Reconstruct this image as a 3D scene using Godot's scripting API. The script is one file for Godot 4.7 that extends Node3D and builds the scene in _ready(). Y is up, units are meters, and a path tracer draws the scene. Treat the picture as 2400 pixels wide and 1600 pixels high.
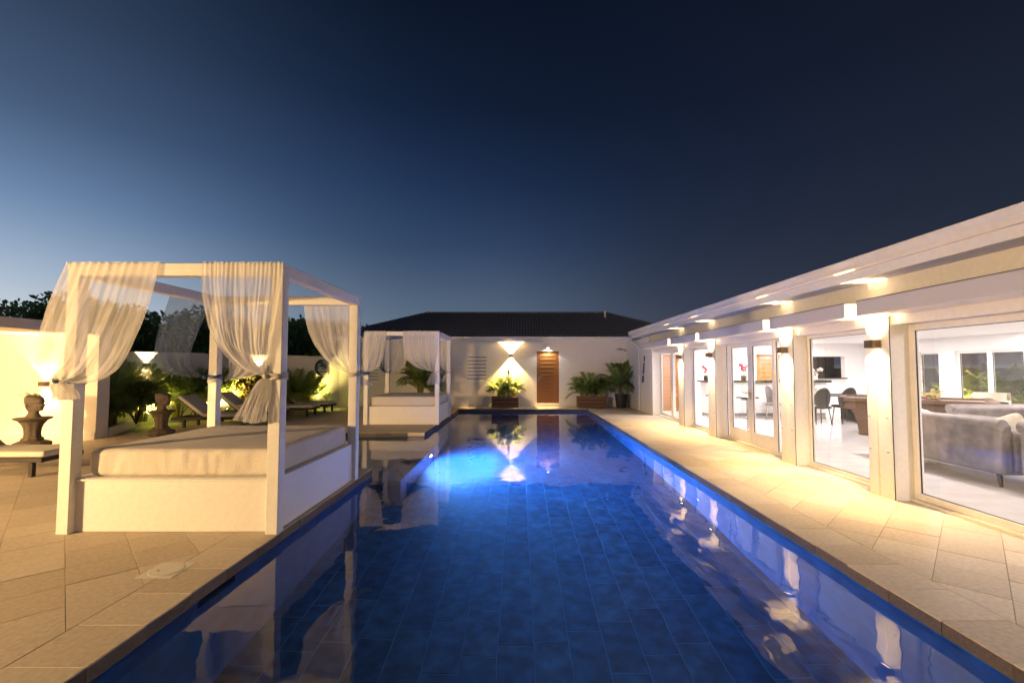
extends Node3D
# A villa's pool court at dusk. Deck top is y = 0, camera looks along -z, x to the right.

var rng := RandomNumberGenerator.new()
var M := {}
var cache := {}

# ------------------------------------------------------------------ mesh builder
class Mb:
	var v := PackedVector3Array()
	var n := PackedVector3Array()
	var c := PackedColorArray()
	var ix := PackedInt32Array()
	var tint = null

	func put(p: Vector3, nn: Vector3) -> void:
		v.append(p)
		n.append(nn)
		if tint != null:
			c.append(tint)

	func tri(a: Vector3, b: Vector3, d: Vector3) -> void:
		var nn := (b - a).cross(d - a).normalized()
		var k := v.size()
		put(a, nn)
		put(b, nn)
		put(d, nn)
		ix.append_array([k, k + 2, k + 1])

	# corners run counter-clockwise seen from outside
	func quad(a: Vector3, b: Vector3, d: Vector3, e: Vector3) -> void:
		var nn := (d - a).cross(e - b).normalized()
		var k := v.size()
		put(a, nn)
		put(b, nn)
		put(d, nn)
		put(e, nn)
		ix.append_array([k, k + 2, k + 1, k, k + 3, k + 2])

	# box with chamfered edges
	func box(at: Vector3, size: Vector3, bev := 0.0, t := Basis()) -> void:
		var h := size * 0.5
		if bev <= 0.0:
			for ax in 3:
				for s in [-1.0, 1.0]:
					var u := Vector3.ZERO
					var w := Vector3.ZERO
					var o := Vector3.ZERO
					o[ax] = h[ax] * s
					u[(ax + 1) % 3] = h[(ax + 1) % 3] * s
					w[(ax + 2) % 3] = h[(ax + 2) % 3]
					quad(at + t * (o - u - w), at + t * (o + u - w), at + t * (o + u + w), at + t * (o - u + w))
			return
		var b: float = minf(bev, minf(h.x, minf(h.y, h.z)) * 0.9)
		for ax in 3:
			for s in [-1.0, 1.0]:
				var u := Vector3.ZERO
				var w := Vector3.ZERO
				var o := Vector3.ZERO
				o[ax] = h[ax] * s
				u[(ax + 1) % 3] = (h[(ax + 1) % 3] - b) * s
				w[(ax + 2) % 3] = h[(ax + 2) % 3] - b
				quad(at + t * (o - u - w), at + t * (o + u - w), at + t * (o + u + w), at + t * (o - u + w))
		for ax in 3:
			var p := (ax + 1) % 3
			var q := (ax + 2) % 3
			for s in [-1.0, 1.0]:
				for r in [-1.0, 1.0]:
					var a := Vector3.ZERO
					var d := Vector3.ZERO
					a[p] = h[p] * s
					a[q] = (h[q] - b) * r
					d[p] = (h[p] - b) * s
					d[q] = h[q] * r
					var l := Vector3.ZERO
					l[ax] = h[ax] - b
					if s * r > 0.0:
						quad(at + t * (a - l), at + t * (a + l), at + t * (d + l), at + t * (d - l)) if false else quad(at + t * (a + l), at + t * (a - l), at + t * (d - l), at + t * (d + l))
					else:
						quad(at + t * (a - l), at + t * (a + l), at + t * (d + l), at + t * (d - l))
		for sx in [-1.0, 1.0]:
			for sy in [-1.0, 1.0]:
				for sz in [-1.0, 1.0]:
					var a := Vector3(h.x * sx, (h.y - b) * sy, (h.z - b) * sz)
					var d := Vector3((h.x - b) * sx, h.y * sy, (h.z - b) * sz)
					var e := Vector3((h.x - b) * sx, (h.y - b) * sy, h.z * sz)
					if sx * sy * sz > 0.0:
						tri(at + t * a, at + t * d, at + t * e)
					else:
						tri(at + t * a, at + t * e, at + t * d)

	# rows of points, smooth; closed joins last column to first
	func grid(rows: Array, closed := false) -> void:
		var nr := rows.size()
		var nc: int = rows[0].size()
		var k := v.size()
		for i in nr:
			for j in nc:
				var up: Vector3 = rows[mini(i + 1, nr - 1)][j] - rows[maxi(i - 1, 0)][j]
				var jn := (j + 1) % nc if closed else mini(j + 1, nc - 1)
				var jp := (j + nc - 1) % nc if closed else maxi(j - 1, 0)
				var ac: Vector3 = rows[i][jn] - rows[i][jp]
				var nn := ac.cross(up)
				put(rows[i][j], nn.normalized() if nn.length() > 1e-9 else Vector3.UP)
		for i in nr - 1:
			for j in (nc if closed else nc - 1):
				var a := k + i * nc + j
				var b := k + i * nc + (j + 1) % nc
				ix.append_array([a, b + nc, b, a, a + nc, b + nc])

	func tube(pts: Array, radii: Array, sides := 8, capped := true) -> void:
		var rows := []
		var side := Vector3.RIGHT
		for i in pts.size():
			var d: Vector3 = (pts[mini(i + 1, pts.size() - 1)] - pts[maxi(i - 1, 0)]).normalized()
			if absf(d.dot(side)) > 0.9:
				side = Vector3.FORWARD if absf(d.z) < 0.9 else Vector3.UP
			side = (side - d * d.dot(side)).normalized()
			var other := d.cross(side)
			var r: float = radii[i] if radii.size() > 1 else radii[0]
			var row := []
			for j in sides:
				var a := TAU * j / sides
				row.append(pts[i] + (side * cos(a) + other * sin(a)) * r)
			rows.append(row)
		grid(rows, true)
		if capped:
			for j in sides:
				tri(pts[0], rows[0][(j + 1) % sides], rows[0][j])
				tri(pts[-1], rows[-1][j], rows[-1][(j + 1) % sides])

	# profile of Vector2(radius, height), bottom to top
	func lathe(prof: Array, sides := 20, at := Vector3.ZERO, squash := Vector3.ONE, lobes := 0, lobe := 0.0) -> void:
		var rows := []
		for p in prof:
			var row := []
			for j in sides:
				var a := -TAU * j / sides
				var r: float = p.x * (1.0 + lobe * absf(sin(a * lobes * 0.5)) if lobes > 0 else 1.0)
				row.append(at + Vector3(cos(a) * r, p.y, sin(a) * r) * squash)
			rows.append(row)
		grid(rows, true)

	func ellipsoid(at: Vector3, r: Vector3, sides := 14, rings := 9, t := Basis()) -> void:
		var rows := []
		for i in rings + 1:
			var e := -PI / 2 + PI * i / rings
			var row := []
			for j in sides:
				var a := -TAU * j / sides
				row.append(at + t * Vector3(cos(a) * cos(e) * r.x, sin(e) * r.y, sin(a) * cos(e) * r.z))
			rows.append(row)
		grid(rows, true)

	# flat outline (counter-clockwise from above, x and z) between two heights
	func prism(poly: PackedVector2Array, y0: float, y1: float) -> void:
		var pts := poly
		if Geometry2D.is_polygon_clockwise(pts):
			pts = pts.duplicate()
			pts.reverse()
		var t := Geometry2D.triangulate_polygon(pts)
		for i in range(0, t.size(), 3):
			var a := Vector3(pts[t[i]].x, y1, pts[t[i]].y)
			var b := Vector3(pts[t[i + 1]].x, y1, pts[t[i + 1]].y)
			var d := Vector3(pts[t[i + 2]].x, y1, pts[t[i + 2]].y)
			if (b - a).cross(d - a).y > 0.0:
				tri(a, b, d)
			else:
				tri(a, d, b)
		for i in pts.size():
			var p := pts[i]
			var q := pts[(i + 1) % pts.size()]
			var a := Vector3(p.x, y0, p.y)
			var b := Vector3(q.x, y0, q.y)
			var up := Vector3(0, y1 - y0, 0)
			var mid := (a + b) * 0.5
			var nn := (b - a).cross(up)
			var test := Vector2(mid.x, mid.z) + Vector2(nn.x, nn.z).normalized() * 0.001
			if Geometry2D.is_point_in_polygon(test, pts):
				quad(b, a, a + up, b + up)
			else:
				quad(a, b, b + up, a + up)

	func mesh() -> ArrayMesh:
		var a := []
		a.resize(Mesh.ARRAY_MAX)
		a[Mesh.ARRAY_VERTEX] = v
		a[Mesh.ARRAY_NORMAL] = n
		a[Mesh.ARRAY_INDEX] = ix
		if c.size() == v.size() and c.size() > 0:
			a[Mesh.ARRAY_COLOR] = c
		var m := ArrayMesh.new()
		m.add_surface_from_arrays(Mesh.PRIMITIVE_TRIANGLES, a)
		return m

# ------------------------------------------------------------------ scene helpers
var used := {}

func numbered(called: String) -> String:
	var k: int = used.get(called, 0)
	used[called] = k + 1
	return called if k == 0 else "%s_%03d" % [called, k]

func tag(o: Node, label: String, category: String, group := "", kind := "") -> Node:
	o.set_meta("label", label)
	o.set_meta("category", category)
	if group:
		o.set_meta("group", group)
	if kind:
		o.set_meta("kind", kind)
	return o

func thing(called: String, label: String, category: String, at := Vector3.ZERO, turn := 0.0, group := "") -> Node3D:
	var o := Node3D.new()
	o.name = numbered(called)
	add_child(o)
	o.position = at
	o.rotation.y = turn
	tag(o, label, category, group)
	return o

func setting(called: String) -> Node3D:
	var o := Node3D.new()
	o.name = called
	add_child(o)
	o.set_meta("kind", "structure")
	return o

func part(called: String, m, material: Material, parent: Node, at := Vector3.ZERO, basis := Basis()) -> MeshInstance3D:
	var o := MeshInstance3D.new()
	o.name = called
	o.mesh = m.mesh() if m is Mb else m
	o.material_override = material
	parent.add_child(o, true)
	o.transform = Transform3D(basis, at)
	return o

func boxpart(called: String, at: Vector3, size: Vector3, material: Material, parent: Node, bev := 0.004, basis := Basis()) -> MeshInstance3D:
	var key := "b%.4f,%.4f,%.4f,%.4f" % [size.x, size.y, size.z, bev]
	if not cache.has(key):
		var m := Mb.new()
		m.box(Vector3.ZERO, size, bev)
		cache[key] = m.mesh()
	return part(called, cache[key], material, parent, at, basis)

# box given by its low and high corner
func slab(called: String, lo: Vector3, hi: Vector3, material: Material, parent: Node, bev := 0.0) -> MeshInstance3D:
	return boxpart(called, (lo + hi) * 0.5, (hi - lo).abs(), material, parent, bev)

func copy(o: Node3D, label: String, at: Vector3, turn: float) -> Node3D:
	var k := o.duplicate()
	k.name = numbered(String(o.name).rstrip("0123456789").rstrip("_") if String(o.name).contains("_0") else String(o.name))
	add_child(k)
	k.position = at
	k.rotation.y = turn
	k.set_meta("label", label)
	return k

# ------------------------------------------------------------------ materials
func lin(r: float, g: float, b: float, a := 1.0) -> Color:
	var k := Color(r, g, b).linear_to_srgb()
	k.a = a
	return k

func noise_tex(freq: float, lo: Color, hi: Color, sd := 1, octaves := 4, size := 512, kind := FastNoiseLite.TYPE_SIMPLEX_SMOOTH) -> NoiseTexture2D:
	var f := FastNoiseLite.new()
	f.seed = sd
	f.noise_type = kind
	f.frequency = freq
	f.fractal_octaves = octaves
	var t := NoiseTexture2D.new()
	t.width = size
	t.height = size
	t.seamless = true
	t.noise = f
	var g := Gradient.new()
	g.set_color(0, lo)
	g.set_color(1, hi)
	t.color_ramp = g
	return t

func mat(called: String, color: Color, rough := 0.8, tex = null, scale := Vector3.ONE, world := false) -> StandardMaterial3D:
	var m := StandardMaterial3D.new()
	m.resource_name = called
	m.albedo_color = color
	m.roughness = rough
	m.cull_mode = BaseMaterial3D.CULL_DISABLED
	if tex != null:
		m.albedo_texture = tex
		m.uv1_triplanar = true
		m.uv1_world_triplanar = world
		m.uv1_scale = scale
	M[called] = m
	return m

func bump(m: StandardMaterial3D, tex: Texture2D, cm: float) -> void:
	m.heightmap_enabled = true
	m.heightmap_texture = tex
	m.heightmap_scale = cm

func make_materials() -> void:
	var W := Color.WHITE
	var fine := noise_tex(0.03, Color(0.955, 0.955, 0.95), W, 3, 5)
	var rough := noise_tex(0.02, Color(0, 0, 0), W, 5, 5)
	var cloud := noise_tex(0.008, Color(0.72, 0.72, 0.74), W, 9, 6)
	var stone := noise_tex(0.02, Color(0.88, 0.865, 0.84), Color(1, 0.99, 0.98), 11, 7, 1024)
	var vein := noise_tex(0.006, Color(0.92, 0.92, 0.93), W, 21, 5, 512, FastNoiseLite.TYPE_PERLIN)
	var grain := noise_tex(0.03, Color(0.55, 0.50, 0.45), W, 31, 5)
	var cloth := noise_tex(0.05, Color(0.86, 0.86, 0.85), W, 41, 4)
	var m: StandardMaterial3D
	m = mat("plaster", lin(0.76, 0.73, 0.69), 0.85, fine, Vector3.ONE * 0.55, true)
	bump(m, rough, 0.05)
	m = mat("white_paint", lin(0.78, 0.77, 0.75), 0.45, fine, Vector3.ONE * 0.8, true)
	m = mat("gloss_white", lin(0.78, 0.77, 0.77), 0.22, fine, Vector3.ONE * 0.8, true)
	m = mat("shutter", lin(0.56, 0.55, 0.60), 0.3)
	m = mat("inside_white", lin(0.80, 0.80, 0.80), 0.7)
	m = mat("bed_paint", lin(0.76, 0.74, 0.70), 0.5, fine, Vector3.ONE * 0.9)
	for k in 5:
		var tint: Array = [[0.56, 0.485, 0.39], [0.52, 0.445, 0.355], [0.59, 0.515, 0.415], [0.50, 0.425, 0.335], [0.55, 0.485, 0.395]][k]
		m = mat("paver%d" % k, lin(tint[0], tint[1], tint[2]), 0.72, stone, Vector3(1.0, 1.0, 1.0), true)
		m.uv1_offset = Vector3(k * 0.37, k * 0.21, k * 0.53)
		bump(m, rough, 0.06)
		var pt: Array = [[0.022, 0.105, 0.22], [0.03, 0.125, 0.25], [0.018, 0.09, 0.19], [0.026, 0.115, 0.225], [0.034, 0.13, 0.245]][k]
		m = mat("pool_tile%d" % k, lin(pt[0], pt[1], pt[2]), 0.6, noise_tex(0.010, Color(0.50, 0.53, 0.56), W, 60 + k, 6), Vector3.ONE * 0.8, true)
		m.uv1_offset = Vector3(k * 0.31, k * 0.17, k * 0.47)
	for k in 3:
		var ec: Array = [[0.125, 0.10, 0.085], [0.105, 0.085, 0.075], [0.145, 0.115, 0.095]][k]
		m = mat("edge%d" % k, lin(ec[0], ec[1], ec[2]), 0.9, noise_tex(0.03, Color(0.72, 0.72, 0.72), W, 130 + k, 5), Vector3.ONE * 2.5, true)
		bump(m, rough, 0.15)
	m = mat("grout", lin(0.32, 0.27, 0.21), 0.95, fine, Vector3.ONE, true)
	m = mat("pool_grout", lin(0.05, 0.17, 0.31), 0.8, fine, Vector3.ONE, true)
	m = mat("pool_wall", lin(0.026, 0.115, 0.25), 0.5, cloud, Vector3.ONE * 0.7, true)
	m = mat("earth", lin(0.05, 0.042, 0.03), 1.0, stone, Vector3.ONE * 0.4, true)
	m = mat("roof_metal", lin(0.20, 0.20, 0.22), 0.55, fine, Vector3.ONE * 0.4)
	m = mat("roof_tile", lin(0.05, 0.035, 0.03), 0.8, fine, Vector3.ONE)
	m = mat("oak", lin(0.44, 0.19, 0.04), 0.42, grain, Vector3(0.8, 9.0, 9.0))
	m = mat("oak_upright", lin(0.40, 0.17, 0.036), 0.42, grain, Vector3(9.0, 0.8, 9.0))
	m = mat("planter_wood", lin(0.24, 0.115, 0.055), 0.6, grain, Vector3(0.8, 9.0, 9.0))
	m = mat("walnut", lin(0.22, 0.13, 0.08), 0.45, grain, Vector3(1.2, 7.0, 7.0))
	m = mat("dark_wood", lin(0.025, 0.015, 0.010), 0.5, grain, Vector3(1.0, 8.0, 8.0))
	m = mat("cushion", lin(0.66, 0.61, 0.53), 0.95, cloth, Vector3.ONE * 2.5)
	bump(m, rough, 0.15)
	m = mat("mattress", lin(0.72, 0.67, 0.60), 0.95, cloth, Vector3.ONE * 2.0)
	m = mat("tan_cloth", lin(0.42, 0.33, 0.22), 0.95, cloth, Vector3.ONE * 3.0)
	m = mat("velvet", lin(0.27, 0.25, 0.245), 0.8, noise_tex(0.010, Color(0.70, 0.68, 0.69), W, 77, 4), Vector3(0.8, 0.8, 0.8))
	m.rim_enabled = true
	m.rim = 0.5
	m = mat("cream_cloth", lin(0.66, 0.60, 0.50), 0.95, cloth, Vector3.ONE * 2.0)
	m = mat("sheer", lin(0.86, 0.845, 0.82), 0.95)
	m.albedo_color.a = 0.50
	m.transparency = BaseMaterial3D.TRANSPARENCY_ALPHA
	m.backlight_enabled = true
	m.backlight = lin(0.5, 0.48, 0.45)
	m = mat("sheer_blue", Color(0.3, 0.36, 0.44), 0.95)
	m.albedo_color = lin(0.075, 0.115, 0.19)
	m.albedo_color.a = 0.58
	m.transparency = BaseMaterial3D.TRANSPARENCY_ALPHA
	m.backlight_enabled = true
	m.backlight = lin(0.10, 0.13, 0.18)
	m = mat("blue_cloth", lin(0.05, 0.10, 0.22), 0.95)
	m = mat("bronze", lin(0.16, 0.115, 0.07), 0.4)
	m.metallic = 0.7
	m = mat("steel", lin(0.55, 0.55, 0.55), 0.25)
	m.metallic = 1.0
	m = mat("black", lin(0.012, 0.012, 0.013), 0.35)
	m = mat("black_pot", lin(0.016, 0.016, 0.017), 0.6)
	m = mat("dark_stone", lin(0.03, 0.036, 0.034), 0.18, cloud, Vector3.ONE * 2.0)
	m = mat("marble", lin(0.74, 0.73, 0.72), 0.12, vein, Vector3(0.5, 0.5, 1.3), true)
	m = mat("felt", lin(0.30, 0.29, 0.30), 0.95)
	m = mat("pedestal", lin(0.25, 0.20, 0.145), 0.85, noise_tex(0.02, Color(0.4, 0.38, 0.35), W, 88, 5), Vector3.ONE * 3.0)
	bump(m, rough, 0.15)
	m = mat("head_clay", lin(0.17, 0.13, 0.10), 0.8, cloud, Vector3.ONE * 4.0)
	m = mat("wave_blue", lin(0.02, 0.07, 0.14), 0.5)
	m.metallic = 0.4
	m = mat("oar_blue", lin(0.02, 0.03, 0.16), 0.4)
	m = mat("lid", lin(0.62, 0.58, 0.50), 0.6, fine, Vector3.ONE * 3.0)
	m = mat("glass", lin(0.9, 0.95, 0.95), 0.02)
	m.albedo_color.a = 0.04
	m.transparency = BaseMaterial3D.TRANSPARENCY_ALPHA
	m = mat("dark_glass", lin(0.01, 0.012, 0.018), 0.04)
	m = mat("soil", lin(0.03, 0.02, 0.014), 1.0, stone, Vector3.ONE * 3.0)
	m = mat("bark", lin(0.14, 0.11, 0.07), 0.9, grain, Vector3(6, 1, 6))
	m = mat("palm_stem", lin(0.22, 0.20, 0.06), 0.7)
	for g in [["leaf", 0.065, 0.12, 0.022], ["leaf_broad", 0.075, 0.125, 0.024], ["leaf_red", 0.13, 0.028, 0.02], ["leaf_brown", 0.18, 0.12, 0.03]]:
		m = mat(g[0], lin(g[1], g[2], g[3]), 0.5)
		m.backlight_enabled = true
		m.backlight = lin(0.45, 0.5, 0.2)
	m = mat("petal_red", lin(0.55, 0.03, 0.06), 0.6)
	m = mat("petal_white", lin(0.78, 0.74, 0.72), 0.6)
	# water: only the surface; what colours it is the tiled basin and its lamp
	var ripple := noise_tex(0.008, Color.BLACK, W, 101, 3, 512)
	m = mat("water", Color(1, 1, 1, 0.0), 0.0)
	m.refraction_enabled = true
	m.refraction_scale = 0.033
	m.heightmap_enabled = true
	m.heightmap_texture = ripple
	m.heightmap_scale = 0.17
	m.uv1_triplanar = true
	m.uv1_world_triplanar = true
	m.uv1_scale = Vector3(0.55, 0.55, 0.30)
	# what glows
	m = mat("warm_glow", lin(1.0, 0.8, 0.5), 0.5)
	m.emission_enabled = true
	m.emission = lin(1.0, 0.78, 0.48)
	m.emission_energy_multiplier = 12.0
	m = mat("white_glow", lin(1, 1, 1), 0.5)
	m.emission_enabled = true
	m.emission = lin(1.0, 0.93, 0.85)
	m.emission_energy_multiplier = 8.0
	m = mat("pool_glow", lin(0.6, 0.75, 1.0), 0.5)
	m.emission_enabled = true
	m.emission = lin(0.45, 0.65, 1.0)
	m.emission_energy_multiplier = 25.0
	m = mat("cyan_glow", lin(0.3, 0.9, 0.9), 0.5)
	m.emission_enabled = true
	m.emission = lin(0.1, 0.85, 0.8)
	m.emission_energy_multiplier = 2.0

# ------------------------------------------------------------------ sky, camera
func sky_panorama() -> ImageTexture:
	# dusk: afterglow to the left of the view, colours as seen (sRGB), by azimuth (degrees, 0 = ahead) and elevation
	var az := [-180.0, -120.0, -75.0, -48.0, -20.0, 0.0, 20.0, 48.0, 90.0, 180.0]
	var el := [0.0, 5.0, 9.0, 15.0, 22.0, 30.0, 42.0, 90.0]
	var T := [
		[[87, 93, 106], [83, 91, 106], [74, 84, 102], [56, 69, 92], [37, 50, 75], [22, 34, 55], [14, 22, 39], [10, 17, 32]],
		[[175, 188, 198], [165, 182, 200], [142, 165, 194], [100, 121, 149], [70, 91, 121], [47, 64, 90], [28, 40, 61], [11, 19, 35]],
		[[232, 230, 222], [218, 221, 221], [182, 196, 209], [128, 151, 184], [88, 108, 138], [61, 78, 105], [36, 48, 70], [12, 20, 37]],
		[[212, 220, 224], [196, 206, 216], [160, 179, 201], [108, 135, 171], [71, 92, 123], [50, 67, 92], [28, 40, 60], [11, 19, 36]],
		[[115, 132, 146], [108, 125, 143], [89, 108, 131], [59, 80, 111], [39, 59, 92], [24, 39, 64], [13, 22, 39], [10, 18, 33]],
		[[93, 106, 121], [87, 102, 119], [73, 89, 112], [47, 65, 95], [28, 45, 74], [18, 29, 51], [11, 20, 36], [9, 17, 32]],
		[[70, 73, 86], [62, 67, 82], [51, 59, 78], [37, 47, 68], [26, 36, 58], [18, 27, 46], [13, 21, 36], [9, 16, 31]],
		[[53, 56, 69], [49, 53, 66], [44, 49, 62], [35, 42, 57], [28, 35, 51], [22, 28, 43], [16, 22, 36], [9, 16, 31]],
		[[51, 54, 67], [47, 51, 64], [42, 47, 60], [34, 40, 55], [27, 34, 49], [21, 27, 42], [15, 22, 35], [9, 16, 31]],
		[[87, 93, 106], [83, 91, 106], [74, 84, 102], [56, 69, 92], [37, 50, 75], [22, 34, 55], [14, 22, 39], [10, 17, 32]]]
	var w := 720
	var h := 360
	var im := Image.create(w, h, false, Image.FORMAT_RGBF)
	for y in h:
		var e := maxf(90.0 - (y + 0.5) * 180.0 / h, 0.0)
		var k := 0
		while k < el.size() - 2 and e > el[k + 1]:
			k += 1
		var t := clampf((e - el[k]) / (el[k + 1] - el[k]), 0.0, 1.0)
		var col := []
		for a in az.size():
			var p: Array = T[a][k]
			var q: Array = T[a][k + 1]
			col.append(Vector3(lerpf(p[0], q[0], t), lerpf(p[1], q[1], t), lerpf(p[2], q[2], t)) / 255.0)
		for x in w:
			var g := fposmod((x + 0.5) * 360.0 / w + 180.0, 360.0) - 180.0  # column 0 lies ahead
			var j := 0
			while j < az.size() - 2 and g > az[j + 1]:
				j += 1
			var s := clampf((g - az[j]) / (az[j + 1] - az[j]), 0.0, 1.0)
			var b: Vector3 = col[j].cubic_interpolate(col[j + 1], col[maxi(j - 1, 0)], col[mini(j + 2, az.size() - 1)], s)
			im.set_pixel(x, y, Color(b.x, b.y, b.z).srgb_to_linear())
	return ImageTexture.create_from_image(im)

func make_camera() -> void:
	var cam := Camera3D.new()
	cam.name = "camera"
	add_child(cam)
	cam.position = Vector3(0, 1.55, 0.07)
	cam.rotation_degrees.x = 2.72
	cam.projection = Camera3D.PROJECTION_FRUSTUM
	cam.near = 0.05
	cam.far = 4000.0
	var f := 1067.0
	cam.size = 2.0 * cam.near * 800.0 / f
	cam.frustum_offset = Vector2(-15.0 / f, 11.0 / f) * cam.near
	cam.current = true

func make_sky() -> void:
	var env := Environment.new()
	env.background_mode = Environment.BG_SKY
	env.tonemap_mode = Environment.TONE_MAPPER_LINEAR
	env.tonemap_exposure = 1.0
	env.sdfgi_enabled = true
	env.ssao_enabled = true
	env.ssil_enabled = true
	var sky := Sky.new()
	var p := PanoramaSkyMaterial.new()
	p.panorama = sky_panorama()
	sky.sky_material = p
	env.sky = sky
	var we := WorldEnvironment.new()
	we.name = "environment"
	we.environment = env
	add_child(we)

# ------------------------------------------------------------------ ground, terrace, pool
const PL := -2.27   # pool: left, right, near and far edge of the water
const PR := 2.62
const PN := -1.2
const PF := -17.2
const BAY_L := -4.2  # the bay between the two day beds
const BAY_N := -7.04
const BAY_F := -10.95
const WATER := -0.103
const FLOOR := -1.5

func make_ground() -> void:
	var m := Mb.new()
	var B := 3000.0
	var y := -0.16
	for r in [[-B, -4.5, -B, B], [2.95, B, -B, B], [-4.5, 2.95, -0.9, B], [-4.5, 2.95, -B, -17.5]]:
		m.quad(Vector3(r[0], y, r[3]), Vector3(r[1], y, r[3]), Vector3(r[1], y, r[2]), Vector3(r[0], y, r[2]))
	var o := part("ground", m, M.earth, self)
	o.set_meta("kind", "structure")

func coping(parent: Node, x0: float, x1: float, z0: float, z1: float, face: Vector3) -> void:
	var along_z := absf(z1 - z0) > absf(x1 - x0)
	var length := absf(z1 - z0) if along_z else absf(x1 - x0)
	var cnt: int = maxi(1, roundi(length / 0.4))
	var step := length / cnt
	for i in cnt:
		var c := Vector3((x0 + x1) * 0.5, -0.045, (z0 + z1) * 0.5)
		var s := Vector3(absf(x1 - x0) - 0.004, 0.09, absf(z1 - z0) - 0.004)
		if along_z:
			c.z = minf(z0, z1) + (i + 0.5) * step
			s.z = step - 0.003
		else:
			c.x = minf(x0, x1) + (i + 0.5) * step
			s.x = step - 0.003
		# the pool side stands 2 cm over the wall and is a little uneven
		var over := 0.02 + rng.randf_range(-0.006, 0.008)
		s += face.abs() * over
		c += face * over * 0.5
		s = Vector3(snappedf(s.x, 0.002), s.y, snappedf(s.z, 0.002))
		var st := boxpart("coping_stone", c + Vector3(0, rng.randf_range(-0.001, 0.001), 0), s, M["paver%d" % rng.randi_range(0, 4)], parent, 0.0025)
		st.rotation.y = rng.randf_range(-0.004, 0.004)
		# rough darker strip on the pool side of the stone, 3 mm proud of its face
		var es := Vector3(s.x + 0.001, 0.08, s.z + 0.001)
		var ea := 0 if face.x != 0.0 else 2
		es[ea] = 0.006
		boxpart("face_strip", face * (s[ea] * 0.5) + Vector3(0, -0.004, 0), es, M["edge%d" % rng.randi_range(0, 2)], st, 0.001)

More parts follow.
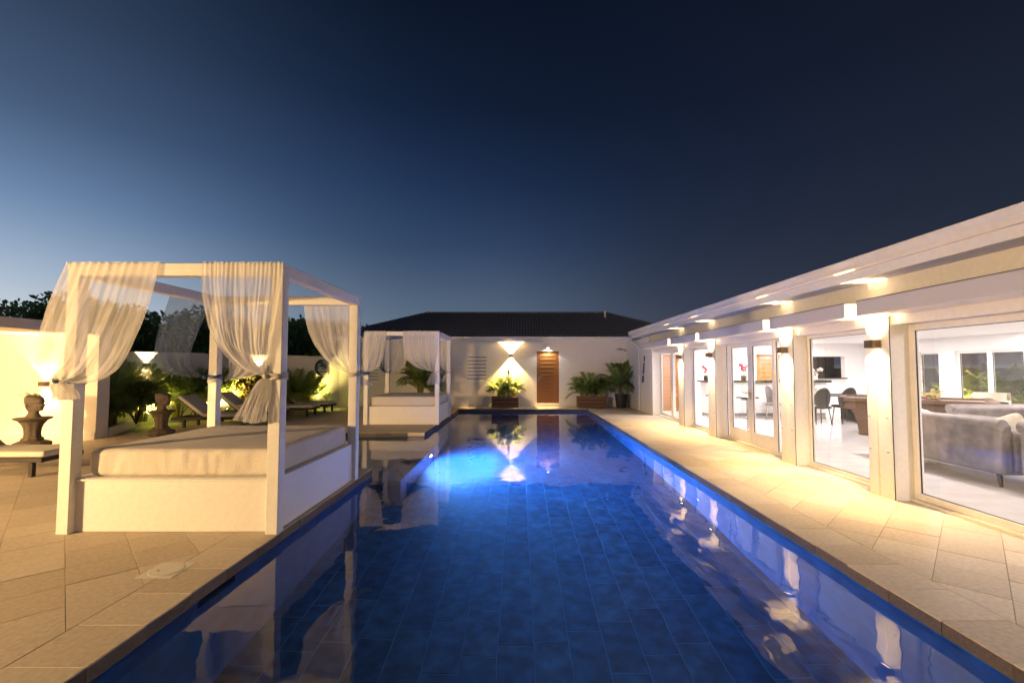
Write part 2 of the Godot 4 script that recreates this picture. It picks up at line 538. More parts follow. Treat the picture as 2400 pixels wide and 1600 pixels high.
func make_terrace() -> void:
	var t := setting("terrace")
	# bedding under the pavers, seen in the joints
	var bed := Mb.new()
	for r in [[-14.0, BAY_L - 0.03, -18.3, 6.0], [BAY_L - 0.03, PL - 0.03, BAY_N + 0.03, 6.0], [BAY_L - 0.03, PL - 0.03, -18.3, BAY_F - 0.03], [PR + 0.03, 4.8, -18.3, 6.0], [PL - 0.03, PR + 0.03, -18.3, PF - 0.03], [PL - 0.03, PR + 0.03, PN + 0.03, 6.0]]:
		bed.quad(Vector3(r[0], -0.005, r[3]), Vector3(r[1], -0.005, r[3]), Vector3(r[1], -0.005, r[2]), Vector3(r[0], -0.005, r[2]))
	part("bedding", bed, M.grout, t)
	# coping
	coping(t, PR, PR + 0.4, PN, PF, Vector3.LEFT)
	coping(t, PL - 0.4, PL, PN, BAY_N + 0.4, Vector3.RIGHT)
	coping(t, PL - 0.4, PL, BAY_N + 0.4, BAY_N, Vector3.RIGHT)
	coping(t, BAY_L, PL - 0.4, BAY_N + 0.4, BAY_N, Vector3.FORWARD)
	coping(t, BAY_L - 0.4, BAY_L, BAY_N + 0.4, BAY_F - 0.4, Vector3.RIGHT)
	coping(t, BAY_L, PL - 0.4, BAY_F, BAY_F - 0.4, Vector3.BACK)
	coping(t, PL - 0.4, PL, BAY_F, PF, Vector3.RIGHT)
	coping(t, PL - 0.4, PR + 0.4, PF, PF - 0.4, Vector3.BACK)
	coping(t, PL - 0.4, PR + 0.4, PN, PN + 0.4, Vector3.FORWARD)
	# pavers of 40 cm laid on the diagonal
	var L := PackedVector2Array([Vector2(-13.5, 5), Vector2(PL - 0.4, 5), Vector2(PL - 0.4, BAY_N + 0.4), Vector2(BAY_L - 0.4, BAY_N + 0.4), Vector2(BAY_L - 0.4, BAY_F - 0.4), Vector2(PL - 0.4, BAY_F - 0.4), Vector2(PL - 0.4, -18.28), Vector2(-7.2, -18.28), Vector2(-10.4, -12.3), Vector2(-13.5, -10.0)])
	var R := PackedVector2Array([Vector2(PR + 0.4, 5), Vector2(4.78, 5), Vector2(4.78, -18.28), Vector2(PL - 0.4, -18.28), Vector2(PL - 0.4, PF - 0.4), Vector2(PR + 0.4, PF - 0.4)])
	var whole := Mb.new()
	whole.box(Vector3(0, -0.015, 0), Vector3(0.397, 0.03, 0.397), 0.002)
	var whole_mesh := whole.mesh()
	var d := 0.4 * sqrt(2.0)
	for side in 2:
		var region: PackedVector2Array = [L, R][side]
		var org := Vector2(PL - 0.4, -2.69) if side == 0 else Vector2(PR + 0.4, -2.766)
		var far := Mb.new()
		var near := []
		for i in range(-70, 70):
			for j in range(-70, 70):
				var c := org + Vector2((i + j) * d * 0.5, (i - j) * d * 0.5) + Vector2(d * 0.5, 0)
				if c.x < -14.2 or c.x > 5.4 or c.y > 5.4 or c.y < -19:
					continue
				var h := 0.1985 * sqrt(2.0)
				var sq := PackedVector2Array([c + Vector2(h, 0), c + Vector2(0, h), c + Vector2(-h, 0), c + Vector2(0, -h)])
				var cut := Geometry2D.intersect_polygons(sq, region)
				for p in cut:
					var full: bool = p.size() == 4 and absf(poly_area(p) - 0.156) < 0.002
					var seen := c.y < -1.6 and c.y > -9.2 and absf(c.x) < -c.y * 1.2 + 0.6
					if seen and poly_area(p) > 0.004:
						near.append([c, p, full])
					else:
						far.prism(p, -0.03, -0.0002)
		near.sort_custom(func(a, b): return a[0].length() < b[0].length())
		for k in near.size():
			var e: Array = near[k]
			if k >= 290:
				far.prism(e[1], -0.03, 0.0)
				continue
			var mt: Material = M["paver%d" % rng.randi_range(0, 4)]
			if e[2]:
				part("paver", whole_mesh, mt, t, Vector3(e[0].x, rng.randf_range(-0.0015, 0.0015), e[0].y), Basis(Vector3.UP, PI / 4 + (PI / 2) * rng.randi_range(0, 3)))
			else:
				var m := Mb.new()
				m.prism(e[1], -0.03, rng.randf_range(-0.0015, 0.0015))
				part("paver", m, mt, t)
		var o := part("far_pavers", far, M.paver0, t)
		o.set_meta("kind", "stuff")

func poly_area(p: PackedVector2Array) -> float:
	var a := 0.0
	for i in p.size():
		a += p[i].cross(p[(i + 1) % p.size()])
	return absf(a) * 0.5

func make_pool() -> void:
	var t := setting("swimming_pool")
	var lo := FLOOR - 0.2
	var top := -0.091
	var w := 0.2
	# walls
	slab("basin_wall", Vector3(PR, lo, PF - w), Vector3(PR + w, top, PN + w), M.pool_wall, t)
	slab("basin_wall", Vector3(PL - w, lo, PF - w), Vector3(PR, top, PF), M.pool_wall, t)
	slab("basin_wall", Vector3(PL - w, lo, PN), Vector3(PR, top, PN + w), M.pool_wall, t)
	# near left wall, with the mouth of the skimmer cut into it
	var sz0 := -3.24
	var sz1 := -3.66
	slab("basin_wall", Vector3(PL - w, lo, sz0), Vector3(PL, top, PN), M.pool_wall, t)
	slab("basin_wall", Vector3(PL - w, lo, BAY_N), Vector3(PL, top, sz1), M.pool_wall, t)
	slab("basin_wall", Vector3(PL - w, lo, sz1), Vector3(PL, -0.24, sz0), M.pool_wall, t)
	slab("skimmer_back", Vector3(PL - w - 0.02, lo, sz1), Vector3(PL - w + 0.02, top, sz0), M.black, t)
	slab("basin_wall", Vector3(PL - w, lo, PF), Vector3(PL, top, BAY_F), M.pool_wall, t)
	slab("basin_wall", Vector3(BAY_L - w, lo, BAY_N), Vector3(PL - w, top, BAY_N + w), M.pool_wall, t)
	slab("basin_wall", Vector3(BAY_L - w, lo, BAY_F - w), Vector3(PL - w, top, BAY_F), M.pool_wall, t)
	slab("basin_wall", Vector3(BAY_L - w, lo, BAY_F), Vector3(BAY_L, top, BAY_N), M.pool_wall, t)
	# shallow shelf in the bay; its front wall carries the lamp
	slab("shelf", Vector3(BAY_L, FLOOR, BAY_F + 0.002), Vector3(-1.82, -0.45, BAY_N - 0.002), M.pool_wall, t)
	slab("basin_floor", Vector3(PL - w, lo, PF), Vector3(PR, FLOOR - 0.002, PN), M.pool_grout, t)
	# floor tiles 30 x 60 cm, half-lapped
	var near := []
	var col := 0
	var x := PL
	while x < PR - 0.05:
		var x1 := minf(x + 0.3, PR)
		var z: float = PN + [0.0, 0.3, 0.12, 0.42, 0.24][(col * 3) % 5]
		while z > PF + 0.02:
			var z1 := maxf(z - 0.6, PF)
			var za := minf(z, PN)
			if x1 - x > 0.02 and za - z1 > 0.02:
				near.append([x, x1, za, z1])
			z -= 0.6
		x += 0.3
		col += 1
	near.sort_custom(func(a, b): return a[2] > b[2])
	var far := Mb.new()
	var made := 0
	for e in near:
		var c := Vector3((e[0] + e[1]) * 0.5, FLOOR - 0.006, (e[2] + e[3]) * 0.5)
		var s := Vector3(e[1] - e[0] - 0.007, 0.012, e[2] - e[3] - 0.007)
		var hidden: bool = e[2] > -2.6 or (e[0] < -1.95 and e[2] < BAY_N and e[3] > BAY_F)
		if made < 298 and not hidden:
			made += 1
			boxpart("pool_tile", c, s.snapped(Vector3.ONE * 0.001), M["pool_tile%d" % rng.randi_range(0, 4)], t, 0.002)
		else:
			far.box(c, s)
	var o := part("far_pool_tiles", far, M.pool_tile0, t)
	o.set_meta("kind", "stuff")
	# water surface, a sheet that ends inside the walls
	var m := Mb.new()
	for r in [[PL, PR + 0.01, PF - 0.01, PN + 0.01], [BAY_L - 0.01, PL, BAY_F - 0.01, BAY_N + 0.01]]:
		m.quad(Vector3(r[0], WATER, r[3]), Vector3(r[1], WATER, r[3]), Vector3(r[1], WATER, r[2]), Vector3(r[0], WATER, r[2]))
	var wt := part("water", m, M.water, self)
	wt.set_meta("kind", "structure")
	# lamp in the wall of the shelf
	var l := thing("pool_light", "round underwater lamp glowing blue-white in the pool's side wall", "pool light", Vector3(-1.82, -0.83, -9.35))
	var ring := Mb.new()
	ring.lathe([Vector2(0.105, 0.0), Vector2(0.13, 0.0), Vector2(0.13, 0.018), Vector2(0.105, 0.03)], 24)
	part("trim_ring", ring, M.steel, l, Vector3.ZERO, Basis(Vector3.BACK, -PI / 2))
	var lens := Mb.new()
	lens.lathe([Vector2(0.105, 0.012), Vector2(0.08, 0.03), Vector2(0.04, 0.04), Vector2(0.001, 0.042)], 24)
	part("lens", lens, M.pool_glow, l, Vector3.ZERO, Basis(Vector3.BACK, -PI / 2))
	var s := SpotLight3D.new()
	s.name = "beam"
	l.add_child(s)
	s.position = Vector3(0.06, 0, 0)
	s.look_at_from_position(Vector3(-1.74, -0.83, -9.35), Vector3(0.2, -1.5, -9.3))
	s.light_color = lin(0.10, 0.33, 1.0)
	s.light_energy = 150.0
	s.spot_angle = 86.0
	s.spot_angle_attenuation = 1.0
	s.spot_range = 30.0
	s.light_size = 0.08
	s.shadow_enabled = true
	# lid over the skimmer
	var k := thing("skimmer_lid", "round white skimmer lid in a square frame set in the paving", "pool lid", Vector3(-2.70, 0.0, -3.50))
	var fr := Mb.new()
	fr.box(Vector3(0, 0.001, 0), Vector3(0.27, 0.004, 0.27), 0.001)
	part("frame", fr, M.lid, k)
	var ld := Mb.new()
	ld.lathe([Vector2(0.115, 0.003), Vector2(0.115, 0.005), Vector2(0.111, 0.006), Vector2(0.001, 0.006)], 28)
	part("lid", ld, M.lid, k)
	var hole := Mb.new()
	hole.lathe([Vector2(0.010, 0.006), Vector2(0.010, 0.0072), Vector2(0.001, 0.0072)], 10)
	part("finger_hole", hole, M.black, k, Vector3(-0.05, 0, 0.02))
	for i in 3:
		boxpart("rib", Vector3(0.05, 0.0066, -0.035 + i * 0.035), Vector3(0.07, 0.0016, 0.005), M.lid, k, 0.001)

# ------------------------------------------------------------------ lamps
# a wall lamp that throws light up and down; 'out' is the direction away from the wall
func sconce(label: String, at: Vector3, out: Vector3, energy: float, angle: float, group: String, wide := 0.15, up_share := 1.0, blend := 0.12) -> Node3D:
	var turn := atan2(out.x, out.z)
	var o := thing("wall_sconce", label, "wall lamp", at, turn, group)
	var m := Mb.new()
	# an open sleeve: four sides, so that the light leaves at top and bottom
	var h := 0.095
	var d := 0.095
	for s in [-1.0, 1.0]:
		m.box(Vector3(s * (wide * 0.5 - 0.004), 0, d * 0.5 + 0.012), Vector3(0.008, h, d), 0.002)
		m.box(Vector3(0, 0, d * 0.5 + 0.012 + s * (d * 0.5 - 0.004)), Vector3(wide - 0.0165, h - 0.001, 0.008), 0.002)
	m.box(Vector3(0, 0, 0.006), Vector3(wide * 0.6, h * 0.7, 0.012), 0.002)
	part("housing", m, M.bronze, o)
	for s in [1.0, -1.0]:
		boxpart("lens", Vector3(0, s * 0.032, d * 0.5 + 0.012), Vector3(wide - 0.02, 0.006, d - 0.02), M.warm_glow, o, 0.0)
		var l := SpotLight3D.new()
		l.name = "beam"
		o.add_child(l, true)
		l.position = Vector3(0, s * 0.042, d * 0.5 + 0.012)
		l.rotation.x = PI / 2 * s
		l.light_color = lin(1.0, 0.65, 0.27)
		l.light_energy = energy * (up_share if s > 0 else 1.0)
		l.spot_angle = angle
		l.spot_angle_attenuation = blend
		l.light_size = 0.02
		l.spot_range = 20.0
		l.shadow_enabled = true
	return o

# ------------------------------------------------------------------ wooden slatted door
func slat_door(parent: Node, called: String, x0: float, x1: float, y0: float, y1: float, z: float, slats: int, handle_left := true) -> Node3D:
	var o := Node3D.new()
	o.name = called
	parent.add_child(o, true)
	var fw := 0.055
	slab("frame", Vector3(x0, y0, z - 0.03), Vector3(x0 + fw, y1, z + 0.045), M.oak_upright, o, 0.004)
	slab("frame", Vector3(x1 - fw, y0, z - 0.03), Vector3(x1, y1, z + 0.045), M.oak_upright, o, 0.004)
	slab("frame", Vector3(x0 + fw + 0.001, y1 - fw, z - 0.03), Vector3(x1 - fw - 0.001, y1, z + 0.043), M.oak, o, 0.004)
	var st := 0.09
	slab("stile", Vector3(x0 + fw + 0.003, y0, z - 0.01), Vector3(x0 + fw + st, y1 - fw - 0.003, z + 0.028), M.oak_upright, o, 0.004)
	slab("stile", Vector3(x1 - fw - st, y0, z - 0.01), Vector3(x1 - fw - 0.003, y1 - fw - 0.003, z + 0.028), M.oak_upright, o, 0.004)
	var a := x0 + fw + st + 0.002
	var b := x1 - fw - st - 0.002
	var step := (y1 - fw - 0.004 - y0) / slats
	for i in slats:
		var m := Mb.new()
		# each slat slopes out towards its lower edge
		var yb := y0 + i * step + 0.004
		var yt := y0 + (i + 1) * step - 0.006
		var zb := z + 0.026
		var zt := z + 0.006
		m.quad(Vector3(a, yb, zb), Vector3(b, yb, zb), Vector3(b, yt, zt), Vector3(a, yt, zt))
		m.quad(Vector3(a, yb, z - 0.008), Vector3(b, yb, z - 0.008), Vector3(b, yb, zb), Vector3(a, yb, zb))
		m.quad(Vector3(a, yt, zt), Vector3(b, yt, zt), Vector3(b, yt, z - 0.008), Vector3(a, yt, z - 0.008))
		m.quad(Vector3(b, yb, z - 0.008), Vector3(a, yb, z - 0.008), Vector3(a, yt, z - 0.008), Vector3(b, yt, z - 0.008))
		part("slat", m, M.oak, o)
	slab("backing", Vector3(a - 0.04, y0, z - 0.03), Vector3(b + 0.04, y1 - fw, z - 0.012), M.dark_wood, o)
	var hx := x0 + fw + 0.045 if handle_left else x1 - fw - 0.045
	var s := 1.0 if handle_left else -1.0
	var hm := Mb.new()
	hm.box(Vector3(hx, y0 + 1.0, z + 0.032), Vector3(0.04, 0.2, 0.008), 0.002)
	hm.tube([Vector3(hx, y0 + 1.04, z + 0.03), Vector3(hx, y0 + 1.04, z + 0.075), Vector3(hx + s * 0.03, y0 + 1.04, z + 0.085), Vector3(hx + s * 0.12, y0 + 1.035, z + 0.085)], [0.009], 8)
	part("handle", hm, M.steel, o)
	return o

# ------------------------------------------------------------------ the house across the far end
func make_guest_house() -> void:
	var o := thing("guest_house", "long low white house with a dark corrugated hip roof across the pool's far end", "house")
	var zf := -18.3
	var top := 2.60
	var dx0 := 0.74
	var dx1 := 1.64
	var x0 := -7.3
	var x1 := 7.2
	# front wall in pieces round the door and the two louvre windows
	var wins := [[-6.35, -5.62, 0.95, 1.95], [-2.08, -1.27, 0.97, 2.12]]
	var cuts := [[x0, wins[0][0]], [wins[0][1], wins[1][0]], [wins[1][1], dx0], [dx1, x1]]
	for c in cuts:
		slab("wall", Vector3(c[0], -0.15, zf - 0.25), Vector3(c[1], top, zf), M.plaster, o)
	for w in wins:
		slab("wall", Vector3(w[0], -0.15, zf - 0.25), Vector3(w[1], w[2], zf), M.plaster, o)
		slab("wall", Vector3(w[0], w[3], zf - 0.25), Vector3(w[1], top, zf), M.plaster, o)
	slab("wall", Vector3(dx0, 2.22, zf - 0.25), Vector3(dx1, top, zf), M.plaster, o)
	slab("wall", Vector3(x0, -0.15, zf - 6.0), Vector3(x0 + 0.25, top, zf - 0.25), M.plaster, o)
	slab("wall", Vector3(x1 - 0.25, -0.15, zf - 6.0), Vector3(x1, top, zf - 0.25), M.plaster, o)
	slab("wall", Vector3(x0 + 0.25, -0.15, zf - 6.0), Vector3(x1 - 0.25, top, zf - 5.75), M.plaster, o)
	slab("doorstep", Vector3(dx0 - 0.02, 0.0, zf - 0.2), Vector3(dx1 + 0.02, 0.125, zf + 0.05), M.plaster, o, 0.008)
	slat_door(o, "door", dx0, dx1, 0.126, 2.22, zf - 0.10, 13)
	for wi in 2:
		var w: Array = wins[wi]
		var win := Node3D.new()
		win.name = "louvre_window"
		o.add_child(win, true)
		slab("backing", Vector3(w[0], w[2], zf - 0.2), Vector3(w[1], w[3], zf - 0.17), M.black, win)
		for e in [[w[0], w[0] + 0.025], [w[1] - 0.025, w[1]]]:
			slab("frame", Vector3(e[0], w[2], zf - 0.1), Vector3(e[1], w[3], zf + 0.012), M.white_paint, win, 0.003)
		slab("frame", Vector3(w[0] + 0.026, w[3] - 0.025, zf - 0.1), Vector3(w[1] - 0.026, w[3], zf + 0.011), M.white_paint, win, 0.003)
		slab("frame", Vector3(w[0] + 0.026, w[2], zf - 0.1), Vector3(w[1] - 0.026, w[2] + 0.02, zf + 0.02), M.white_paint, win, 0.003)
		var cnt := 8
		var step: float = (w[3] - w[2]) / cnt
		for i in cnt:
			boxpart("slat", Vector3((w[0] + w[1]) * 0.5, w[2] + (i + 0.5) * step, zf - 0.012), Vector3(w[1] - w[0] - 0.054, step * 0.80, 0.010), M.white_paint, win, 0.003, Basis(Vector3.RIGHT, -0.10))
	# eaves
	slab("soffit", Vector3(x0 - 0.3, top, zf - 6.3), Vector3(x1 + 0.3, top + 0.03, zf + 0.36), M.white_paint, o)
	slab("fascia", Vector3(x0 - 0.3, top - 0.02, zf + 0.361), Vector3(x1 + 0.3, top + 0.17, zf + 0.385), M.white_paint, o, 0.003)
	var gut := Mb.new()
	var prof := [Vector2(0.386, 2.66), Vector2(0.45, 2.66), Vector2(0.475, 2.70), Vector2(0.475, 2.75), Vector2(0.49, 2.76), Vector2(0.49, 2.775), Vector2(0.47, 2.775)]
	for i in prof.size() - 1:
		var p: Vector2 = prof[i]
		var q: Vector2 = prof[i + 1]
		gut.quad(Vector3(x0 - 0.3, p.y, zf + p.x), Vector3(x1 + 0.3, p.y, zf + p.x), Vector3(x1 + 0.3, q.y, zf + q.x), Vector3(x0 - 0.3, q.y, zf + q.x))
	part("gutter", gut, M.gloss_white, o)
	# hip roof of corrugated sheet: ribs run up the slope
	var e0 := Vector3(-7.62, 2.77, zf + 0.44)
	var e1 := Vector3(7.42, 2.77, zf + 0.44)
	var rz := -21.0
	var ry := 4.08
	var r0 := Vector3(-4.28, ry, rz)
	var r1 := Vector3(4.09, ry, rz)
	var bz := rz - (e0.z - rz)
	var b0 := Vector3(e0.x, e0.y, bz)
	var b1 := Vector3(e1.x, e1.y, bz)
	var roof := Mb.new()
	var slope := (ry - e0.y) / (e0.z - rz)
	var nx := Vector3(0, 1, slope).normalized()
	var pitch := 0.12
	var cntr := int((e1.x - e0.x) / pitch)
	for i in cntr:
		var xa := e0.x + i * pitch
		# how far up the slope this rib goes before a hip or the ridge cuts it
		var up := 1.0
		var xm := xa + pitch * 0.5
		if xm < r0.x:
			up = (xm - e0.x) / (r0.x - e0.x)
		elif xm > r1.x:
			up = (e1.x - xm) / (e1.x - r1.x)
		var zt := lerpf(e0.z, rz, up)
		var yt := lerpf(e0.y, ry, up)
		var hh := 0.04
		var offs := [[0.0, 0.0], [0.3, 0.0], [0.42, hh], [0.82, hh], [0.94, 0.0], [1.0, 0.0]]
		for k in offs.size() - 1:
			var pa: Vector3 = Vector3(xa + offs[k][0] * pitch, 0, 0) + nx * offs[k][1]
			var pb: Vector3 = Vector3(xa + offs[k + 1][0] * pitch, 0, 0) + nx * offs[k + 1][1]
			roof.quad(pa + Vector3(0, e0.y, e0.z), pb + Vector3(0, e0.y, e0.z), pb + Vector3(0, yt, zt), pa + Vector3(0, yt, zt))
	roof.tri(b0, e0, r0)
	roof.tri(e1, b1, r1)
	roof.quad(b1, b0, r0, r1)
	var rf := part("roof", roof, M.roof_metal, o)
	var cap := Mb.new()
	cap.tube([r0 + Vector3(0, 0.02, 0), r1 + Vector3(0, 0.02, 0)], [0.05], 8)
	cap.tube([e0 + Vector3(0, 0.02, 0), r0 + Vector3(0, 0.02, 0)], [0.045], 8)
	cap.tube([e1 + Vector3(0, 0.02, 0), r1 + Vector3(0, 0.02, 0)], [0.045], 8)
	part("ridge_cap", cap, M.roof_metal, rf)
	var pipe := Mb.new()
	pipe.tube([Vector3(3.9, 3.6, -20.3), Vector3(3.9, 4.02, -20.3)], [0.045], 10)
	pipe.tube([Vector3(3.9, 4.02, -20.3), Vector3(3.9, 4.1, -20.3)], [0.06], 10)
	part("vent_pipe", pipe, M.white_paint, rf)
	boxpart("motion_sensor", Vector3(0.17, 2.06, zf + 0.02), Vector3(0.13, 0.06, 0.04), M.white_paint, o, 0.01)
	# lamp over the door
	var dl := thing("door_light", "small white half-round lamp glowing over the wooden door", "wall lamp", Vector3(1.19, 2.36, zf))
	var hm := Mb.new()
	hm.lathe([Vector2(0.075, 0.0), Vector2(0.07, 0.015), Vector2(0.045, 0.027), Vector2(0.001, 0.03)], 20, Vector3.ZERO)
	part("shade", hm, M.white_paint, dl, Vector3(0, 0, 0.10))
	var bl := Mb.new()
	bl.ellipsoid(Vector3.ZERO, Vector3(0.05, 0.012, 0.05), 14, 7)
	part("bulb", bl, M.white_glow, dl, Vector3(0, -0.012, 0.10))
	var s := SpotLight3D.new()
	s.name = "beam"
	dl.add_child(s)
	s.position = Vector3(0, -0.05, 0.10)
	s.rotation.x = -PI / 2
	s.light_color = lin(1.0, 0.92, 0.82)
	s.light_energy = 1.3
	s.spot_angle = 75.0
	s.spot_angle_attenuation = 0.5
	s.light_size = 0.05
	s.shadow_enabled = true
	sconce("bronze up-and-down wall lamp between louvre window and wooden door", Vector3(-0.30, 2.03, zf), Vector3.BACK, 34.0, 47.0, "up-and-down wall lamps", 0.15, 1.0, 0.2)
	# metal gecko high on the wall
	var g := thing("wall_gecko", "thin grey metal wall ornament high in the corner above the potted palm", "wall ornament", Vector3(4.14, 2.26, zf + 0.012))
	var gm := Mb.new()
	var body := []
	for i in 9:
		var u := i / 8.0
		body.append(Vector3(-0.22 + u * 0.46, 0.05 * sin(u * 4.0), 0.01))
	gm.tube(body, [0.004, 0.012, 0.018, 0.026, 0.028, 0.024, 0.016, 0.024, 0.008], 8)
	for q in [[-0.05, 1.0], [-0.05, -1.0], [0.12, 1.0], [0.12, -1.0]]:
		gm.tube([Vector3(q[0], 0.02, 0.01), Vector3(q[0] + 0.05, 0.02 + q[1] * 0.06, 0.012), Vector3(q[0] + 0.01, 0.02 + q[1] * 0.09, 0.01)], [0.008, 0.006, 0.004], 6)
	part("body", gm, M.steel, g)

# ------------------------------------------------------------------ the villa on the right
const GX := 4.66  # plane of the glass

# a framed pane in the plane x = at_x, from za (far) to zb (near)
func framed(parent: Node, called: String, at_x: float, za: float, zb: float, y0: float, y1: float, fw := 0.05, bottom := -1.0, material: Material = null, deep := 0.06) -> Node3D:
	var mt: Material = M.gloss_white if material == null else material
	var o := Node3D.new()
	o.name = called
	parent.add_child(o, true)
	var h := deep * 0.5
	var bt := fw if bottom < 0.0 else bottom
	slab("frame", Vector3(at_x - h, y0, za), Vector3(at_x + h, y1, za + fw), mt, o, 0.004)
	slab("frame", Vector3(at_x - h, y0, zb - fw), Vector3(at_x + h, y1, zb), mt, o, 0.004)
	slab("frame", Vector3(at_x - h + 0.001, y1 - fw, za + fw), Vector3(at_x + h - 0.001, y1, zb - fw), mt, o, 0.004)
	slab("frame", Vector3(at_x - h + 0.001, y0, za + fw), Vector3(at_x + h - 0.001, y0 + bt, zb - fw), mt, o, 0.004)
	# rubber gasket line round the pane, and the pane: one sheet with its face to the pool
	var g := Mb.new()
	var a := za + fw
	var b := zb - fw
	var yb := y0 + bt
	var yt := y1 - fw
	g.quad(Vector3(at_x, yb, a), Vector3(at_x, yb, b), Vector3(at_x, yt, b), Vector3(at_x, yt, a))
	part("pane", g, M.glass, o)
	var k := Mb.new()
	for e in [[a, a + 0.006, yb, yt], [b - 0.006, b, yb, yt], [a + 0.006, b - 0.006, yt - 0.006, yt], [a + 0.006, b - 0.006, yb, yb + 0.006]]:
		k.box(Vector3(at_x - 0.008, (e[2] + e[3]) * 0.5, (e[0] + e[1]) * 0.5), Vector3(0.012, e[3] - e[2], e[1] - e[0]))
	part("gasket", k, M.black, o)
	return o

func lever(parent: Node, at: Vector3, dirz: float) -> void:
	var m := Mb.new()
	m.box(at, Vector3(0.012, 0.2, 0.035), 0.002)
	m.tube([at, at + Vector3(-0.05, 0.03, 0), at + Vector3(-0.055, 0.03, dirz * 0.04), at + Vector3(-0.055, 0.03, dirz * 0.13)], [0.009], 8)
	part("handle", m, M.steel, parent)

func make_villa() -> void:
	var o := thing("villa", "white single-storey villa with glazed bays, columns and a white gutter along the pool", "house")
	var zn := 2.6    # near end, behind the camera
	var ze := -16.35  # where the eaves stop
	var cols := [-5.5, -7.4, -10.3, -12.25]
	var allc := [2.3, -1.2] + cols + [-15.05]
	# columns with their storm-shutter studs
	for i in allc.size():
		var z: float = allc[i]
		var w := 0.36 if i < 6 else 0.30
		var c := slab("column", Vector3(4.40, -0.05, z - w * 0.5), Vector3(4.72, 2.349, z + w * 0.5), M.white_paint, o, 0.006)
		if i >= 2 and i < 6:
			slab("seal", Vector3(4.401, 0.0, z + w * 0.5), Vector3(4.409, 2.16, z + w * 0.5 + 0.005), M.black, o)
			# a shallow raised guide on the pool face
			slab("guide_rail", Vector3(4.385, 0.0, z - w * 0.5 + 0.004), Vector3(4.399, 1.72, z - 0.03), M.white_paint, o, 0.003)
			for yy in [0.55, 0.95, 1.35]:
				for zz in [-0.13, 0.13]:
					boxpart("stud", Vector3(-0.175 + (0.0 if zz > 0 else -0.014), yy - 1.1495, zz), Vector3(0.03, 0.014, 0.014), M.steel, c, 0.003)
	# wall over the bays, and the plinth they stand on
	slab("wall", Vector3(4.43, 2.06, -15.2), Vector3(4.74, 2.64, zn), M.white_paint, o)
	slab("threshold", Vector3(4.58, -0.05, -15.2), Vector3(4.80, 0.03, zn), M.plaster, o)
	# linking wall to the far house
	slab("wall", Vector3(4.40, -0.15, -18.3), Vector3(4.65, 2.60, -15.2), M.plaster, o)
	# bays
	var yt := 2.06
	var A := Node3D.new()
	A.name = "sliding_window"
	o.add_child(A, true)
	framed(A, "sash", GX + 0.03, -14.90, -13.62, 0.03, yt, 0.06)
	framed(A, "sash", GX - 0.03, -13.68, -12.43, 0.03, yt, 0.06)
	framed(o, "fixed_window", GX, -12.07, -10.48, 0.03, yt, 0.05)
	framed(o, "fixed_window", GX, -10.12, -9.94, 0.03, yt, 0.03)
	for e in [[-9.935, -9.055], [-9.045, -8.165]]:
		var dr := framed(o, "glass_door", GX, e[0], e[1], 0.03, yt, 0.085, 0.24)
		lever(dr, Vector3(GX - 0.036, 1.02, -9.095 if e[0] < -9.5 else -9.005), -1.0 if e[0] < -9.5 else 1.0)
	framed(o, "fixed_window", GX, -8.16, -7.58, 0.03, yt, 0.03)
	framed(o, "fixed_window", GX, -7.22, -5.68, 0.03, yt, 0.05)
	framed(o, "fixed_window", GX, -5.32, -1.38, 0.03, yt, 0.075)
	framed(o, "fixed_window", GX, -1.02, 2.12, 0.03, yt, 0.075)
	# rolling-shutter boxes
	for i in allc.size() - 1:
		var za: float = allc[i + 1] + 0.10
		var zb: float = allc[i] - 0.10
		if i == allc.size() - 2:
			za = -15.15
		var b := slab("shutter_box", Vector3(4.08, 2.17, za), Vector3(4.429, 2.35, zb), M.shutter, o, 0.004)
		slab("seal", Vector3(4.0785, 2.3505, za), Vector3(4.42, 2.356, zb), M.black, o)
		slab("seal", Vector3(4.554, 2.057, za - 0.08), Vector3(4.5595, 2.065, zb + 0.08), M.black, o)
		var lid := Mb.new()
		lid.box(Vector3(-0.1755, 0.070, 0), Vector3(0.006, 0.010, zb - za - 0.01))
		part("seam", lid, M.shutter, b)
		slab("head_panel", Vector3(4.56, 2.061, za - 0.08), Vector3(4.62, 2.169, zb + 0.08), M.white_paint, o)
	# eaves: soffit, fascia, gutter
	slab("soffit", Vector3(4.10, 2.62, ze), Vector3(4.43, 2.65, zn), M.white_paint, o)
	slab("fascia", Vector3(4.075, 2.61, ze), Vector3(4.099, 2.74, zn), M.gloss_white, o, 0.003)
	var gut := Mb.new()
	var prof := [Vector2(4.075, 2.715), Vector2(4.03, 2.715), Vector2(4.01, 2.735), Vector2(4.005, 2.775), Vector2(3.985, 2.80), Vector2(3.97, 2.835), Vector2(3.97, 2.853), Vector2(3.985, 2.853)]
	for i in prof.size() - 1:
		var p: Vector2 = prof[i]
		var q: Vector2 = prof[i + 1]
		gut.quad(Vector3(p.x, p.y, ze - 0.03), Vector3(p.x, p.y, zn), Vector3(q.x, q.y, zn), Vector3(q.x, q.y, ze - 0.03))
	gut.box(Vector3(4.03, 2.785, ze - 0.035), Vector3(0.10, 0.135, 0.01), 0.003)
	part("gutter", gut, M.gloss_white, o)
	var dp := Mb.new()
	dp.tube([Vector3(4.04, 2.73, ze + 0.10), Vector3(4.04, 2.56, ze + 0.10), Vector3(4.10, 2.48, ze + 0.06), Vector3(4.30, 2.38, ze + 0.02), Vector3(4.355, 2.28, ze), Vector3(4.355, 0.02, ze)], [0.032], 10)
	part("downpipe", dp, M.gloss_white, o)
	# roof
	var rf := Mb.new()
	var p0 := Vector3(3.99, 2.84, zn + 0.3)
	var p1 := Vector3(3.99, 2.84, ze)
	var ridge := 8.6
	var rh := 4.36
